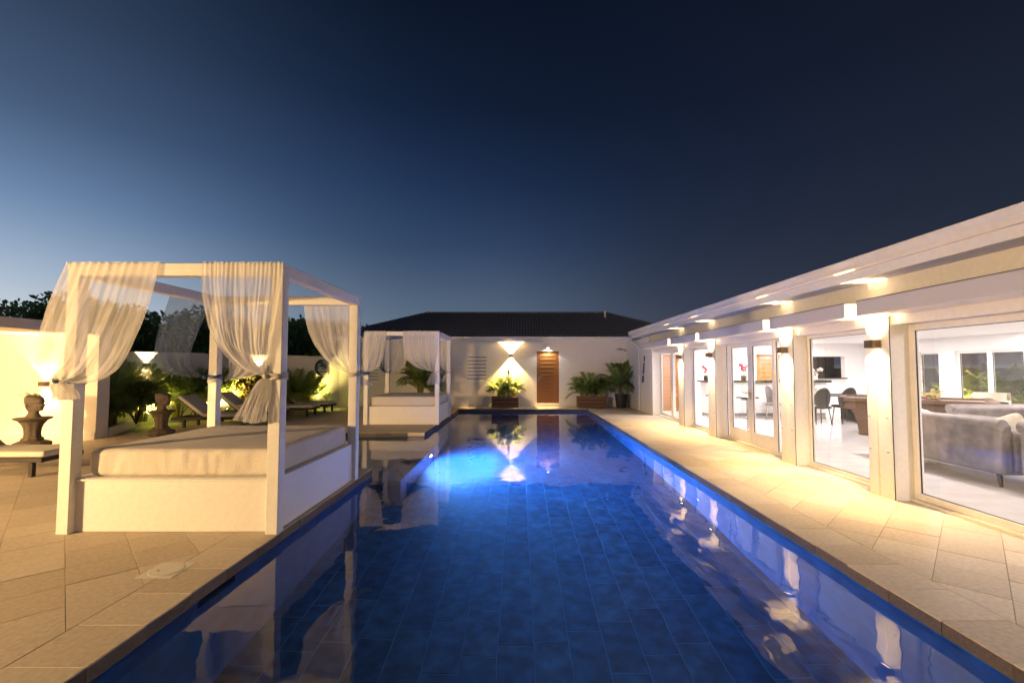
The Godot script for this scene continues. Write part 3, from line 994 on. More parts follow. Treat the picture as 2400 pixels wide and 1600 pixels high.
	rf.quad(p0, Vector3(ridge, rh, zn + 0.3), Vector3(ridge, rh, ze + 4.0), p1)
	rf.quad(Vector3(ridge, rh, zn + 0.3), Vector3(13.2, 2.84, zn + 0.3), Vector3(13.2, 2.84, ze), Vector3(ridge, rh, ze + 4.0))
	rf.tri(p1, Vector3(ridge, rh, ze + 4.0), Vector3(13.2, 2.84, ze))
	rf.quad(Vector3(4.4, 2.62, -18.1), Vector3(4.4, 2.62, ze), Vector3(13.2, 2.62, ze), Vector3(13.2, 2.62, -18.1))
	part("roof", rf, M.roof_tile, o)
	var edge := Mb.new()
	var ez := ze
	while ez < zn:
		edge.tube([Vector3(4.03, 2.842, ez), Vector3(4.36, 2.95, ez)], [0.028], 7)
		ez += 0.2
	part("roof_edge_tiles", edge, M.roof_tile, o)
	# the room
	var X := 12.3
	var Z := -16.1
	var hc := 2.42
	slab("floor", Vector3(4.801, -0.1, Z), Vector3(X + 0.2, 0.031, zn), M.marble, o)
	slab("ceiling", Vector3(4.741, hc, Z - 0.2), Vector3(X + 0.2, hc + 0.1, zn + 0.2), M.inside_white, o)
	slab("wall", Vector3(4.66, -0.1, zn), Vector3(X + 0.2, hc, zn + 0.2), M.inside_white, o)
	# end wall with a door at each side and the kitchen hatch
	for c in [[4.651, 5.0, 0.0, hc], [5.0, 5.95, 2.03, hc], [5.95, 8.45, 0.0, hc], [8.45, 9.3, 2.03, hc], [9.3, 10.45, 0.0, hc], [10.45, 11.6, 0.0, 1.16], [10.45, 11.6, 1.95, hc], [11.6, X, 0.0, hc]]:
		slab("wall", Vector3(c[0], c[2], Z - 0.2), Vector3(c[1], c[3], Z), M.inside_white, o)
	slat_door(o, "inner_door", 5.0, 5.95, 0.031, 2.03, Z - 0.06, 13, false)
	slat_door(o, "inner_door", 8.45, 9.3, 0.031, 2.03, Z - 0.06, 13, true)
	slab("kitchen_back", Vector3(10.2, 0.9, Z - 0.9), Vector3(11.8, 2.1, Z - 0.85), M.dark_glass, o)
	slab("kitchen_shelf", Vector3(10.45, 1.16, Z - 0.5), Vector3(11.6, 1.2, Z + 0.12), M.dark_stone, o, 0.004)
	# back wall with its windows
	var wz := [[Z, -13.95], [-13.25, -12.75], [-11.0, -10.6], [-7.8, zn]]
	for c in wz:
		slab("wall", Vector3(X, 0.0, c[0]), Vector3(X + 0.2, hc, c[1]), M.inside_white, o)
	for c in [[-13.95, -13.25], [-12.75, -11.0], [-10.6, -7.8]]:
		slab("wall", Vector3(X, 2.02, c[0]), Vector3(X + 0.2, hc, c[1]), M.inside_white, o)
		var mid: float = (c[0] + c[1]) * 0.5
		if c[1] - c[0] < 1.0:
			framed(o, "back_window", X + 0.1, c[0], c[1], 0.031, 2.02, 0.06)
		else:
			framed(o, "back_window", X + 0.1, c[0], mid, 0.031, 2.02, 0.07)
			framed(o, "back_window", X + 0.1, mid, c[1], 0.031, 2.02, 0.07)
	boxpart("switch_plate", Vector3(X - 0.006, 1.15, -13.0), Vector3(0.012, 0.08, 0.16), M.white_paint, o, 0.003)
	# ceiling lights
	var k := 0
	var over := ["the sofa beyond the window edge", "the open floor behind the sofas", "the back of the window sofa", "the sofa near the cream chairs", "the bar stools", "the dining table", "the bar counter's red orchid", "the inner door by the sliding window", "the second inner door", "the cream armchairs"]
	for p in [Vector3(6.2, 0, -3.2), Vector3(9.6, 0, -3.6), Vector3(6.4, 0, -7.2), Vector3(9.8, 0, -8.2), Vector3(6.6, 0, -11.6), Vector3(10.2, 0, -12.6), Vector3(7.4, 0, -14.9), Vector3(5.6, 0, -14.6), Vector3(9.4, 0, -15.2), Vector3(11.7, 0, -10.2)]:
		var c := thing("ceiling_light", "recessed round ceiling light above " + over[k], "ceiling light", Vector3(p.x, hc, p.z), 0.0, "recessed ceiling lights inside the villa")
		var ring := Mb.new()
		ring.lathe([Vector2(0.11, -0.012), Vector2(0.15, -0.012), Vector2(0.155, 0.0)], 20)
		part("trim_ring", ring, M.white_paint, c)
		var ds := Mb.new()
		ds.lathe([Vector2(0.001, -0.008), Vector2(0.11, -0.008)], 20)
		part("diffuser", ds, M.white_glow, c)
		var a := AreaLight3D.new()
		a.name = "glow"
		c.add_child(a)
		a.position = Vector3(0, -0.02, 0)
		a.rotation.x = -PI / 2
		a.area_size = Vector2(0.2, 0.2)
		a.light_color = lin(1.0, 0.87, 0.82)
		a.light_energy = 11.5
		a.shadow_enabled = true
		k += 1
	# lamps on the columns
	var where := ["nearest the long sofa", "between the wide window and the glass doors", "beside the handled glass doors and narrow window", "next to the sliding window"]
	for i in 4:
		sconce("bronze wall lamp on the white villa column " + where[i], Vector3(4.399, 1.84, cols[i]), Vector3.LEFT, 12.0, 62.0, "up-and-down wall lamps", 0.15, 0.65, 1.0)
	# oar on the linking wall
	var oar := thing("wall_oar", "blue painted wooden oar with white bands hung on the white wall", "oar", Vector3(4.375, 1.5, -15.85))
	oar.rotation.x = 0.30
	var sh := Mb.new()
	sh.tube([Vector3(0, 0.42, 0), Vector3(0, -0.16, 0)], [0.02, 0.022], 10)
	sh.box(Vector3(0, 0.44, 0), Vector3(0.035, 0.05, 0.12), 0.012)
	part("shaft", sh, M.oar_blue, oar)
	var bd := Mb.new()
	bd.tube([Vector3(0, 0.30, 0), Vector3(0, 0.25, 0)], [0.0235], 10)
	bd.tube([Vector3(0, -0.16, 0), Vector3(0, -0.23, 0)], [0.024], 10)
	part("white_band", bd, M.white_paint, oar)
	var bl := Mb.new()
	var rows := []
	for q in [[-0.22, 0.03], [-0.27, 0.07], [-0.36, 0.085], [-0.45, 0.075], [-0.49, 0.03]]:
		rows.append([Vector3(-0.008, q[0], -q[1]), Vector3(-0.014, q[0], 0), Vector3(-0.008, q[0], q[1]), Vector3(0.008, q[0], q[1]), Vector3(0.012, q[0], 0), Vector3(0.008, q[0], -q[1])])
	bl.grid(rows, true)
	part("blade", bl, M.oar_blue, oar)

# ------------------------------------------------------------------ pavilion and garden wall on the left
func make_pavilion() -> void:
	var o := thing("pavilion", "white open-sided pavilion with a flat roof edge left of the loungers", "pavilion")
	var xr := -9.2
	slab("wall", Vector3(-15.0, -0.15, -10.2), Vector3(xr, 2.27, -9.9), M.plaster, o)
	slab("skirting", Vector3(-15.0, 0.0, -9.899), Vector3(xr, 0.14, -9.88), M.plaster, o, 0.003)
	slab("wall", Vector3(-15.2, -0.15, -9.9), Vector3(-15.0, 2.27, 6.0), M.plaster, o)
	slab("roof", Vector3(-15.2, 2.271, -10.25), Vector3(xr + 0.02, 2.47, 6.0), M.plaster, o, 0.004)
	for z in [-1.6, 5.6]:
		slab("column", Vector3(xr - 0.3, 0.0, z - 0.15), Vector3(xr, 2.27, z + 0.15), M.plaster, o, 0.006)
	sconce("bronze up-and-down wall lamp behind the stone pedestal by the front lounger", Vector3(-10.32, 1.20, -9.9), Vector3.BACK, 6.0, 45.0, "up-and-down wall lamps")
	# ceiling lamp under the pavilion roof, left of the frame: it lights the near day bed and the deck; the second is an added, unseen fill
	for e in [[Vector3(-9.75, 2.27, 0.6), 180.0, "broad warm ceiling lamp under the pavilion roof, opposite the near day bed"], [Vector3(-10.9, 2.27, -5.2), 12.0, "added unseen warm fill lamp under the pavilion roof, by the lamp-lit wall"]]:
		var c := thing("pavilion_lamp", e[2], "ceiling lamp", e[0], 0.0, "ceiling lamps in the pavilion")
		var m := Mb.new()
		m.lathe([Vector2(0.30, -0.06), Vector2(0.33, -0.06), Vector2(0.33, 0.0), Vector2(0.30, 0.0)], 24)
		part("shade", m, M.bronze, c)
		var d := Mb.new()
		d.ellipsoid(Vector3(0, -0.10, 0), Vector3(0.24, 0.08, 0.24), 20, 8)
		part("bulb", d, M.warm_glow, c)
		var l := OmniLight3D.new()
		l.name = "glow"
		c.add_child(l)
		l.position = Vector3(0, -0.10, 0)
		l.light_color = lin(1.0, 0.64, 0.28)
		l.light_energy = e[1]
		l.light_size = 0.24
		l.omni_range = 60.0
		l.shadow_enabled = true

const WA := Vector3(-11.2, 0, -11.6)  # the garden wall runs from A to B
const WB := Vector3(-7.28, 0, -18.2)

func make_garden_wall() -> void:
	var o := thing("garden_wall", "white rendered garden wall behind the row of loungers and plants", "wall")
	var d := (WB - WA).normalized()
	var n := Vector3(-d.z, 0, d.x)  # towards the pool
	if n.x < 0:
		n = -n
	var b := Basis(d, Vector3.UP, d.cross(Vector3.UP))
	var mid := (WA + WB) * 0.5
	var m := Mb.new()
	m.box(mid + Vector3(0, 0.925, 0) - n * 0.1, Vector3((WB - WA).length() + 0.6, 2.15, 0.2), 0.006, b)
	part("body", m, M.plaster, o)
	# join to the pavilion, and the curb of the planting bed
	var j := Mb.new()
	j.box(Vector3(-11.4, 0.925, -10.9), Vector3(0.2, 2.15, 1.5), 0.006)
	part("return_wall", j, M.plaster, o)
	var curb := thing("planting_curb", "low white curb round the planting bed behind the loungers", "curb")
	var pts := [Vector3(-9.25, 0, -10.25), Vector3(-10.2, 0, -12.2), Vector3(-8.25, 0, -16.3), Vector3(-7.55, 0, -17.7)]
	for i in pts.size() - 1:
		var dd: Vector3 = (pts[i + 1] - pts[i]).normalized()
		boxpart("curb_stone", (pts[i] + pts[i + 1]) * 0.5 + Vector3(0, 0.09, 0), Vector3((pts[i + 1] - pts[i]).length() + 0.08, 0.22 - i * 0.001, 0.12), M.plaster, curb, 0.01, Basis(dd, Vector3.UP, dd.cross(Vector3.UP)))
	var soil := Mb.new()
	soil.prism(PackedVector2Array([Vector2(-9.3, -10.25), Vector2(-10.2, -12.2), Vector2(-8.25, -16.3), Vector2(-7.5, -17.8), Vector2(-7.4, -18.2), Vector2(-11.2, -11.6), Vector2(-11.2, -10.25)]), -0.1, 0.12)
	var so := part("planting_bed", soil, M.soil, self)
	so.set_meta("kind", "structure")
	sconce("bronze wall lamp on the garden wall above the palms by the first lounger", WA + d * 1.36 + Vector3(0, 1.62, 0), n, 8.0, 42.0, "up-and-down wall lamps")
	sconce("bronze wall lamp on the garden wall among the red-leaved shrubs", WA + d * 4.55 + Vector3(0, 1.52, 0), n, 8.0, 42.0, "up-and-down wall lamps")
	# blue metal wave ornament
	var at := WA + d * 7.0 + Vector3(0, 1.56, 0) + n * 0.03
	var w := thing("wall_wave_art", "round blue metal ornament of waves and birds on the garden wall", "wall ornament", at, atan2(n.x, n.z))
	var ring := Mb.new()
	for k in 2:
		var pp := []
		var rr := []
		var rad := 0.30 - k * 0.045
		for i in 19:
			var a := deg_to_rad(60.0 + 230.0 * i / 18.0)
			pp.append(Vector3(cos(a) * rad, sin(a) * rad, 0))
			rr.append(0.004 + (0.032 if k == 0 else 0.022) * sin(PI * i / 18.0))
		ring.tube(pp, rr, 6)
	part("ring", ring, M.wave_blue, w)
	var waves := [[-0.10, 0.20, 0.34, 0.02], [-0.02, 0.14, 0.40, 0.026], [0.02, 0.075, 0.42, 0.022], [-0.06, 0.03, 0.36, 0.018], [0.10, 0.02, 0.22, 0.015], [0.02, -0.06, 0.24, 0.014], [0.14, -0.03, 0.20, 0.014], [-0.04, -0.18, 0.26, 0.018], [0.10, -0.17, 0.20, 0.013], [-0.2, -0.04, 0.14, 0.016]]
	for e in waves:
		var m2 := Mb.new()
		var pp := []
		var rr := []
		for i in 11:
			var u := i / 10.0
			pp.append(Vector3(e[0] + (u - 0.5) * e[2], e[1] + 0.018 * sin(u * TAU * 1.2 + e[0] * 9.0) + 0.03 * u, 0.006))
			rr.append(0.003 + e[3] * 1.1 * sin(PI * clampf(u, 0.02, 0.98)))
		m2.tube(pp, rr, 6)
		part("wave", m2, M.wave_blue, w)

# ------------------------------------------------------------------ day beds and their curtains
const BW := 1.033  # half width, half depth, height of the frame
const BD := 1.07
const BH := 2.55

# a soft cushion block: rounded box with a slightly crowned top and creased sides
func soft_block(size: Vector3, round: float, crown: float, crease := 0.0, sd := 1) -> Mb:
	var m := Mb.new()
	var f := FastNoiseLite.new()
	f.seed = sd
	f.frequency = 3.0
	var rows := []
	var h := size * 0.5
	var prof := []
	for i in 7:
		var a := -PI / 2 + PI / 2 * i / 6.0
		prof.append([cos(a) * round - round, -h.y + round + sin(a) * round])
	for i in range(1, 6):
		prof.append([0.0, lerpf(-h.y + round, h.y - round, i / 6.0)])
	for i in 7:
		var a := PI / 2 * i / 6.0
		prof.append([cos(a) * round - round, h.y - round + sin(a) * round])
	var per := 56
	for p in prof:
		var row := []
		for s in 4:
			for k in per:
				var u := -1.0 + 2.0 * k / per
				var hx: float = h.x + p[0]
				var hz: float = h.z + p[0]
				var q: Vector3
				match s:
					0: q = Vector3(hx, p[1], -u * hz)
					1: q = Vector3(-u * hx, p[1], -hz)
					2: q = Vector3(-hx, p[1], u * hz)
					_: q = Vector3(u * hx, p[1], hz)
				# round the upright corners
				var cx: float = maxf(absf(q.x) - (hx - round), 0.0)
				var cz: float = maxf(absf(q.z) - (hz - round), 0.0)
				if cx > 0.0 and cz > 0.0:
					var l := sqrt(cx * cx + cz * cz)
					if l > round:
						q.x = signf(q.x) * (hx - round + cx / l * round)
						q.z = signf(q.z) * (hz - round + cz / l * round)
				var ns := (f.get_noise_3d(q.x * 1.6 + 7.0, q.y * 0.5, q.z * 1.6) + 0.45 * f.get_noise_3d(q.x * 7.0, q.y * 0.9 + 3.0, q.z * 7.0)) * crease
				var out := Vector3(q.x / h.x, 0, q.z / h.z).normalized()
				row.append(q + out * ns)
		rows.append(row)
	m.grid(rows, true)
	# top, gently crowned
	var hx2 := h.x - round
	var hz2 := h.z - round
	var top := []
	for i in 15:
		var row := []
		for j in 15:
			var u := -1.0 + 2.0 * i / 14.0
			var w := -1.0 + 2.0 * j / 14.0
			var hgt := h.y + crown * (1.0 - u * u) * (1.0 - w * w) + f.get_noise_2d(u * 1.3, w * 1.3) * crease * 0.5
			row.append(Vector3(w * hx2, hgt if absf(u) < 1.0 and absf(w) < 1.0 else h.y, -u * hz2))
		top.append(row)
	m.grid(top)
	m.quad(Vector3(-hx2, -h.y, -hz2), Vector3(hx2, -h.y, -hz2), Vector3(hx2, -h.y, hz2), Vector3(-hx2, -h.y, hz2))
	return m

func day_bed(label: String, at: Vector3) -> Node3D:
	var o := thing("day_bed", label, "day bed", at, 0.0, "canopy day beds")
	var p := 0.115
	for sx in [-1.0, 1.0]:
		for sz in [-1.0, 1.0]:
			boxpart("post", Vector3(sx * (BW - p * 0.5), (BH - 0.121) * 0.5, sz * (BD - p * 0.5)), Vector3(p, BH - 0.121, p), M.bed_paint, o, 0.005)
	for sz in [-1.0, 1.0]:
		boxpart("beam", Vector3(0, BH - 0.06, sz * (BD - p * 0.5)), Vector3(BW * 2.0, 0.12, p), M.bed_paint, o, 0.005)
	for sx in [-1.0, 1.0]:
		boxpart("beam", Vector3(sx * (BW - p * 0.5), BH - 0.06, 0), Vector3(p - 0.004, 0.116, BD * 2.0 - p * 2.0 - 0.002), M.bed_paint, o, 0.005)
	boxpart("base", Vector3(0, 0.252, 0), Vector3(BW * 2.0 - 0.10, 0.50, BD * 2.0 - 0.14), M.bed_paint, o, 0.006)
	boxpart("base_rim", Vector3(0, 0.488, 0), Vector3(BW * 2.0 - 0.238, 0.02, BD * 2.0 - 0.10), M.bed_paint, o, 0.004)
	var mt := soft_block(Vector3(BW * 2.0 - 0.25, 0.265, BD * 2.0 - 0.26), 0.06, 0.02, 0.02, 5)
	part("mattress", mt, M.mattress, o, Vector3(0.01, 0.632, 0))
	return o

# post: top of the curtain at the post; free: top at the loose end; tie: where it is gathered
func curtain(label: String, at: Vector3, post: Vector3, free: Vector3, tie: Vector3, wind: Vector3, slack: float, hang: float, out: float, tail: float, tail_to: Vector3, pleats: float, cloth: Material, tie_cloth: Material, sd: int) -> void:
	var o := thing("curtain", label, "curtain", at)
	var f := FastNoiseLite.new()
	f.seed = sd
	f.frequency = 1.0
	var d := free - post
	var dn := d.normalized()
	var nrm := dn.cross(Vector3.UP).normalized()
	var rows := []
	var nu := 110
	var nv := 30
	for i in range(-2, nv + 1):
		var row := []
		for j in nu + 1:
			var u := j / float(nu)
			var v := maxf(i, 0) / float(nv)
			var top := post + d * u
			var drop := top.y - tie.y
			var p3 := tie + dn * (u - 0.3) * 0.05 + nrm * 0.02 * sin(u * 21.0)
			var p1 := top + Vector3(0, -drop * lerpf(0.55, hang, u), 0) + wind * 0.6
			var p2 := p3 + d * (0.05 + out * u) + Vector3(0, drop * 0.10 - slack * u, 0) + wind
			var a := 1.0 - v
			var p := top * a * a * a + p1 * 3.0 * a * a * v + p2 * 3.0 * a * v * v + p3 * v * v * v
			var fold := f.get_noise_2d(u * pleats * 0.6, v * 0.7) * 0.032 + f.get_noise_2d(u * pleats * 2.4 + 50.0, v * 0.5) * 0.006 * (0.4 + 0.6 * v)
			var gather := 0.004 * sin(u * pleats * 9.0) * maxf(0.0, 1.0 - v * 5.0)
			p += nrm * (fold * (1.0 - pow(v, 8.0)) * (0.35 + 0.9 * v) + gather + 0.06 * f.get_noise_2d(u * 1.5 + 4.0, v * 2.0) * v * (1.0 - v) * 2.0)
			if i < 0:
				p.y += 0.010 * -i + 0.003 * f.get_noise_2d(u * 30.0, 1.0)
				p += nrm * 0.003 * sin(u * 90.0)
			row.append(p)
		rows.append(row)
	if tail > 0.0:
		for i in range(1, 11):
			var t := i / 10.0
			var row := []
			for j in nu + 1:
				var u := j / float(nu)
				var p := tie + Vector3(0, -tail * t * (1.0 - 0.12 * absf(u - 0.4)), 0) + tail_to * t + dn * (u - 0.4) * (0.04 + 0.26 * sqrt(t)) + nrm * (0.012 + 0.028 * t) * f.get_noise_2d(u * pleats * 1.2, t * 0.8 + 2.0) * 1.8
				row.append(p)
			rows.append(row)
	var m := Mb.new()
	m.grid(rows)
	part("cloth", m, cloth, o)
	# the tie goes round the post
	var pc := Vector3(signf(tie.x) * (BW - 0.0575), tie.y, signf(tie.z) * (BD - 0.0575))
	var tm := Mb.new()
	var hw := 0.067
	for layer in 3:
		var yy := pc.y + (layer - 1) * 0.022
		var rr := []
		for k in 17:
			var a := TAU * k / 16.0
			var q := Vector3(cos(a), 0, sin(a))
			var s: float = (hw + 0.012) / maxf(absf(q.x), absf(q.z))
			rr.append(Vector3(pc.x, yy + 0.008 * sin(a * 2.0 + layer), pc.z) + q * minf(s, hw * 1.22))
		tm.tube(rr, [0.010], 6, false)
	tm.ellipsoid(tie + (tie - pc) * 0.15, Vector3(0.026, 0.026, 0.026), 8, 6)
	part("tie", tm, tie_cloth, o)

func make_beds() -> void:
	var n := Vector3(-3.278, 0, -5.31)
	var f := Vector3(-3.20, 0, -13.47)
	day_bed("white canopy day bed with a thick cream mattress near the skimmer lid", n)
	day_bed("white canopy day bed in front of the far louvre window and palm", f)
	var T := BH - 0.01
	var W := BW
	var D := BD + 0.02
	var sh: Material = M.sheer
	var wt: Material = M.mattress
	curtain("cream sheer curtain gathered with a long tail at a post of the near day bed", n, Vector3(W, T, D), Vector3(0.27, T, D), Vector3(W - 0.12, 1.47, D), Vector3(0, 0, 0.02), 0.0, 0.62, 0.52, 0.44, Vector3(-0.10, 0, 0.02), 13.0, sh, wt, 3)
	curtain("cream sheer curtain billowing over the near day bed's post with a blue tie", n, Vector3(-W, T, D), Vector3(-0.13, T, D), Vector3(-W + 0.0, 1.43, D + 0.02), Vector3(-0.30, 0, 0.10), 0.20, 0.98, 0.86, 0.18, Vector3(0.05, 0, 0), 8.0, sh, M.blue_cloth, 8)
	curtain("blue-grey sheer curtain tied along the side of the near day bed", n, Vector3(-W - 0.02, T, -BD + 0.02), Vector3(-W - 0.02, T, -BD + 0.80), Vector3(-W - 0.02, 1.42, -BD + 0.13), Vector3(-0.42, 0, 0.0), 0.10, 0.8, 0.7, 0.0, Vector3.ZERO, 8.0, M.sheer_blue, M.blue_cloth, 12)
	curtain("pale sheer curtain tied at the near day bed's post by the red shrubs", n, Vector3(-W + 0.05, T, -D), Vector3(-0.22, T, -D), Vector3(-W + 0.14, 1.38, -D), Vector3(0.10, 0, -0.05), 0.10, 0.8, 0.7, 0.0, Vector3.ZERO, 8.0, sh, wt, 15)
	curtain("pale sheer curtain tied at the near day bed's post beside the pool bay", n, Vector3(W, T, -D), Vector3(0.20, T, -D), Vector3(W - 0.10, 1.46, -D), Vector3(0.05, 0, -0.02), 0.0, 0.6, 0.48, 0.16, Vector3(0.20, 0, 0), 7.0, sh, wt, 21)
	curtain("white sheer curtain hanging over a post of the far day bed", f, Vector3(-W, T, D), Vector3(-0.42, T, D), Vector3(-W + 0.05, 1.42, D), Vector3(-0.10, 0, 0.03), 0.0, 0.9, 0.7, 0.0, Vector3.ZERO, 9.0, sh, M.blue_cloth, 31)
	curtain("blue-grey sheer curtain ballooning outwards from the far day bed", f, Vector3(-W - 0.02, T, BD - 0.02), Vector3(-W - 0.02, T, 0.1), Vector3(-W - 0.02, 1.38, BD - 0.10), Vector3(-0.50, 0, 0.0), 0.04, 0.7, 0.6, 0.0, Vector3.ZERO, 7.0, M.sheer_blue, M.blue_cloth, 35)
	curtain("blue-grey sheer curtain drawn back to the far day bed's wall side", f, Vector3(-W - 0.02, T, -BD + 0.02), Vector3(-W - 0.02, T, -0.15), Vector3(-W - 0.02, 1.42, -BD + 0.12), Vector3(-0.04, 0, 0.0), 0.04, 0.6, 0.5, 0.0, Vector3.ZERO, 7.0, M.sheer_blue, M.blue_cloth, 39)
	curtain("white sheer curtain tied with a tail on the far day bed's pool side", f, Vector3(W, T, D), Vector3(0.02, T, D), Vector3(W - 0.12, 1.44, D), Vector3(0, 0, 0.02), 0.0, 0.75, 0.6, 0.34, Vector3(-0.04, 0, 0.02), 10.0, sh, wt, 43)
	curtain("white sheer curtain before the house wall on the far day bed", f, Vector3(-W + 0.05, T, -D), Vector3(-0.35, T, -D), Vector3(-W + 0.14, 1.40, -D), Vector3(0, 0, -0.03), 0.02, 0.8, 0.7, 0.0, Vector3.ZERO, 7.0, sh, wt, 47)
	curtain("short white sheer curtain at the far day bed's corner by the palm", f, Vector3(W, T, -D), Vector3(0.55, T, -D), Vector3(W - 0.08, 1.40, -D), Vector3(0, 0, -0.02), 0.0, 0.6, 0.5, 0.3, Vector3(-0.05, 0, 0), 6.0, sh, wt, 51)

# ------------------------------------------------------------------ loungers, pedestals
func make_lounger(label: String, at: Vector3, turn: float, back := 38.0) -> Node3D:
	# the foot points along +x
	var o := thing("sun_lounger", label, "sun lounger", at, turn, "dark framed sun loungers")
	var L := 1.95
	var W := 0.66
	var y := 0.24
	for s in [-1.0, 1.0]:
		boxpart("side_rail", Vector3(0, y, s * (W * 0.5 - 0.025)), Vector3(L, 0.07, 0.045), M.dark_wood, o, 0.006)
		for xx in [-0.66, 0.82]:
			boxpart("leg", Vector3(xx, 0.1025, s * (W * 0.5 - 0.035)), Vector3(0.06, 0.203, 0.06), M.dark_wood, o, 0.005)
	for xx in [-L * 0.5 + 0.03, -0.3, 0.3, L * 0.5 - 0.03]:
		boxpart("cross_rail", Vector3(xx, y, 0), Vector3(0.05, 0.06, W - 0.097), M.dark_wood, o, 0.004)
	var hinge := Vector3(-0.22, y + 0.04, 0)
	var seat := soft_block(Vector3(1.20, 0.085, W - 0.02), 0.03, 0.008, 0.004, 3)
	part("seat_cushion", seat, M.cushion, o, Vector3(0.385, y + 0.08, 0))
	var a := deg_to_rad(back)
	var b := Basis(Vector3.BACK, -a)
	var bc := soft_block(Vector3(0.78, 0.085, W - 0.02), 0.03, 0.008, 0.004, 4)
	part("back_cushion", bc, M.cushion, o, hinge + b * Vector3(-0.40, 0.05, 0), b)
	boxpart("back_board", hinge + b * Vector3(-0.40, -0.012, 0), Vector3(0.78, 0.022, W - 0.10), M.dark_wood, o, 0.004, b)
	var st := Mb.new()
	for s in [-0.2, 0.2]:
		st.tube([hinge + b * Vector3(-0.5, -0.02, s), Vector3(-0.86, y - 0.01, s)], [0.012], 6)
	part("back_stay", st, M.dark_wood, o)
	return o

func make_loungers() -> void:
	make_lounger("dark framed lounger with cream cushion at the stone pedestal by the pavilion lamp", Vector3(-7.75, 0, -6.75), 0.03)
	make_lounger("lounger with raised back beside the second stone pedestal", Vector3(-8.0, 0, -12.1), 0.06)
	make_lounger("lounger with a rolled tan cushion between two empty loungers", Vector3(-7.95, 0, -13.55), 0.02)
	make_lounger("lounger in front of the red-leaved shrubs and garden wall lamp", Vector3(-7.55, 0, -14.75), 0.04)
	make_lounger("last lounger in the row, under the blue wave ornament", Vector3(-7.55, 0, -16.15), -0.04)
	var k := 0
	for p in [[Vector3(-8.15, 0.50, -13.55), "tan cushion on the lounger between two empty loungers"], [Vector3(-7.75, 0.50, -16.15), "tan cushion on the last lounger under the wave ornament"]]:
		var c := thing("lounger_cushion", p[1], "cushion", p[0] - Vector3(0, 0.075, 0), 0.0, "tan lounger cushions")
		part("cover", soft_block(Vector3(0.26, 0.15, 0.56), 0.065, 0.02, 0.012, 9 + k), M.tan_cloth, c)
		k += 1

func pedestal(label: String, at: Vector3, s: float, turn: float) -> void:
	var o := thing("stone_pedestal", label, "pedestal", at, turn, "carved stone pedestals")
	var m := Mb.new()
	m.lathe([Vector2(0.29, 0.0), Vector2(0.33, 0.025), Vector2(0.36, 0.065), Vector2(0.345, 0.11), Vector2(0.27, 0.14), Vector2(0.20, 0.155)], 40, Vector3.ZERO, Vector3(0.72, 1.06, 0.72) * s, 10, 0.10)
	part("foot", m, M.pedestal, o)
	m = Mb.new()
	m.lathe([Vector2(0.20, 0.155), Vector2(0.215, 0.17), Vector2(0.20, 0.19), Vector2(0.165, 0.21), Vector2(0.155, 0.28), Vector2(0.165, 0.36), Vector2(0.20, 0.44), Vector2(0.26, 0.50)], 40, Vector3.ZERO, Vector3(0.72, 1.06, 0.72) * s, 8, 0.12)
	part("body", m, M.pedestal, o)
	m = Mb.new()
	m.lathe([Vector2(0.26, 0.50), Vector2(0.36, 0.53), Vector2(0.385, 0.545), Vector2(0.385, 0.56), Vector2(0.36, 0.565), Vector2(0.001, 0.562)], 36, Vector3.ZERO, Vector3(0.72, 1.06, 0.72) * s)
	part("rim", m, M.pedestal, o)

# a planter shaped like a head, facing local +x
func head_planter(label: String, at: Vector3, s: float, turn: float) -> void:
	var o := thing("head_planter", label, "planter", at, turn, "head-shaped planters")
	var m := Mb.new()
	var rows := []
	# height, radius, face push at the front, side squeeze
	var prof := [[0.0, 0.125, 0.0], [0.02, 0.12, 0.0], [0.07, 0.085, 0.0], [0.11, 0.082, 0.01], [0.13, 0.095, 0.06], [0.155, 0.112, 0.062], [0.175, 0.118, 0.05], [0.188, 0.12, 0.062], [0.20, 0.122, 0.05], [0.212, 0.124, 0.068], [0.225, 0.127, 0.085], [0.245, 0.13, 0.062], [0.265, 0.133, 0.035], [0.285, 0.138, 0.045], [0.31, 0.142, 0.04], [0.34, 0.143, 0.03], [0.37, 0.138, 0.012], [0.395, 0.12, 0.0], [0.405, 0.105, 0.0], [0.39, 0.095, 0.0], [0.36, 0.09, 0.0], [0.355, 0.001, 0.0]]
	for p in prof:
		var row := []
		for j in 36:
			var a := -TAU * j / 36.0
			var front: float = pow(maxf(cos(a), 0.0), 10.0 if p[2] > 0.055 else 5.0)
			var r: float = p[1] + p[2] * 1.5 * front
			var q := Vector3(cos(a) * r, p[0], sin(a) * r * 0.84)
			if cos(a) < 0 and p[0] > 0.2:
				q.x *= 1.12
			row.append(q * s)
		rows.append(row)
	m.grid(rows, true)
	for sd in [-1.0, 1.0]:
		m.ellipsoid(Vector3(-0.01, 0.235, sd * 0.112) * s, Vector3(0.025, 0.05, 0.014) * s, 8, 6)
	part("head", m, M.head_clay, o)
	var lf := Mb.new()
	for i in 15:
		var a := TAU * i / 15.0 + rng.randf() * 0.3
		var d := Vector3(cos(a), 0, sin(a))
		blade(lf, Vector3(0, 0.37, 0) * s + d * 0.02, d, rng.randf_range(0.18, 0.32), rng.randf_range(0.0, 0.2), 0.025)
	part("spiky_plant", lf, M.leaf, o)

func make_pedestals() -> void:
	pedestal("carved grey stone pedestal standing by the foot of the front lounger", Vector3(-9.35, 0, -8.75), 1.0, 0.0)
	head_planter("brown head-shaped planter silhouetted against the pavilion wall lamp", Vector3(-9.35, 0.598, -8.75), 1.02, -0.15)
	pedestal("carved grey stone pedestal in front of the planting bed", Vector3(-8.2, 0, -10.45), 0.95, 0.4)
	head_planter("brown head-shaped planter in front of the dark palms", Vector3(-8.2, 0.568, -10.45), 1.0, -0.2)

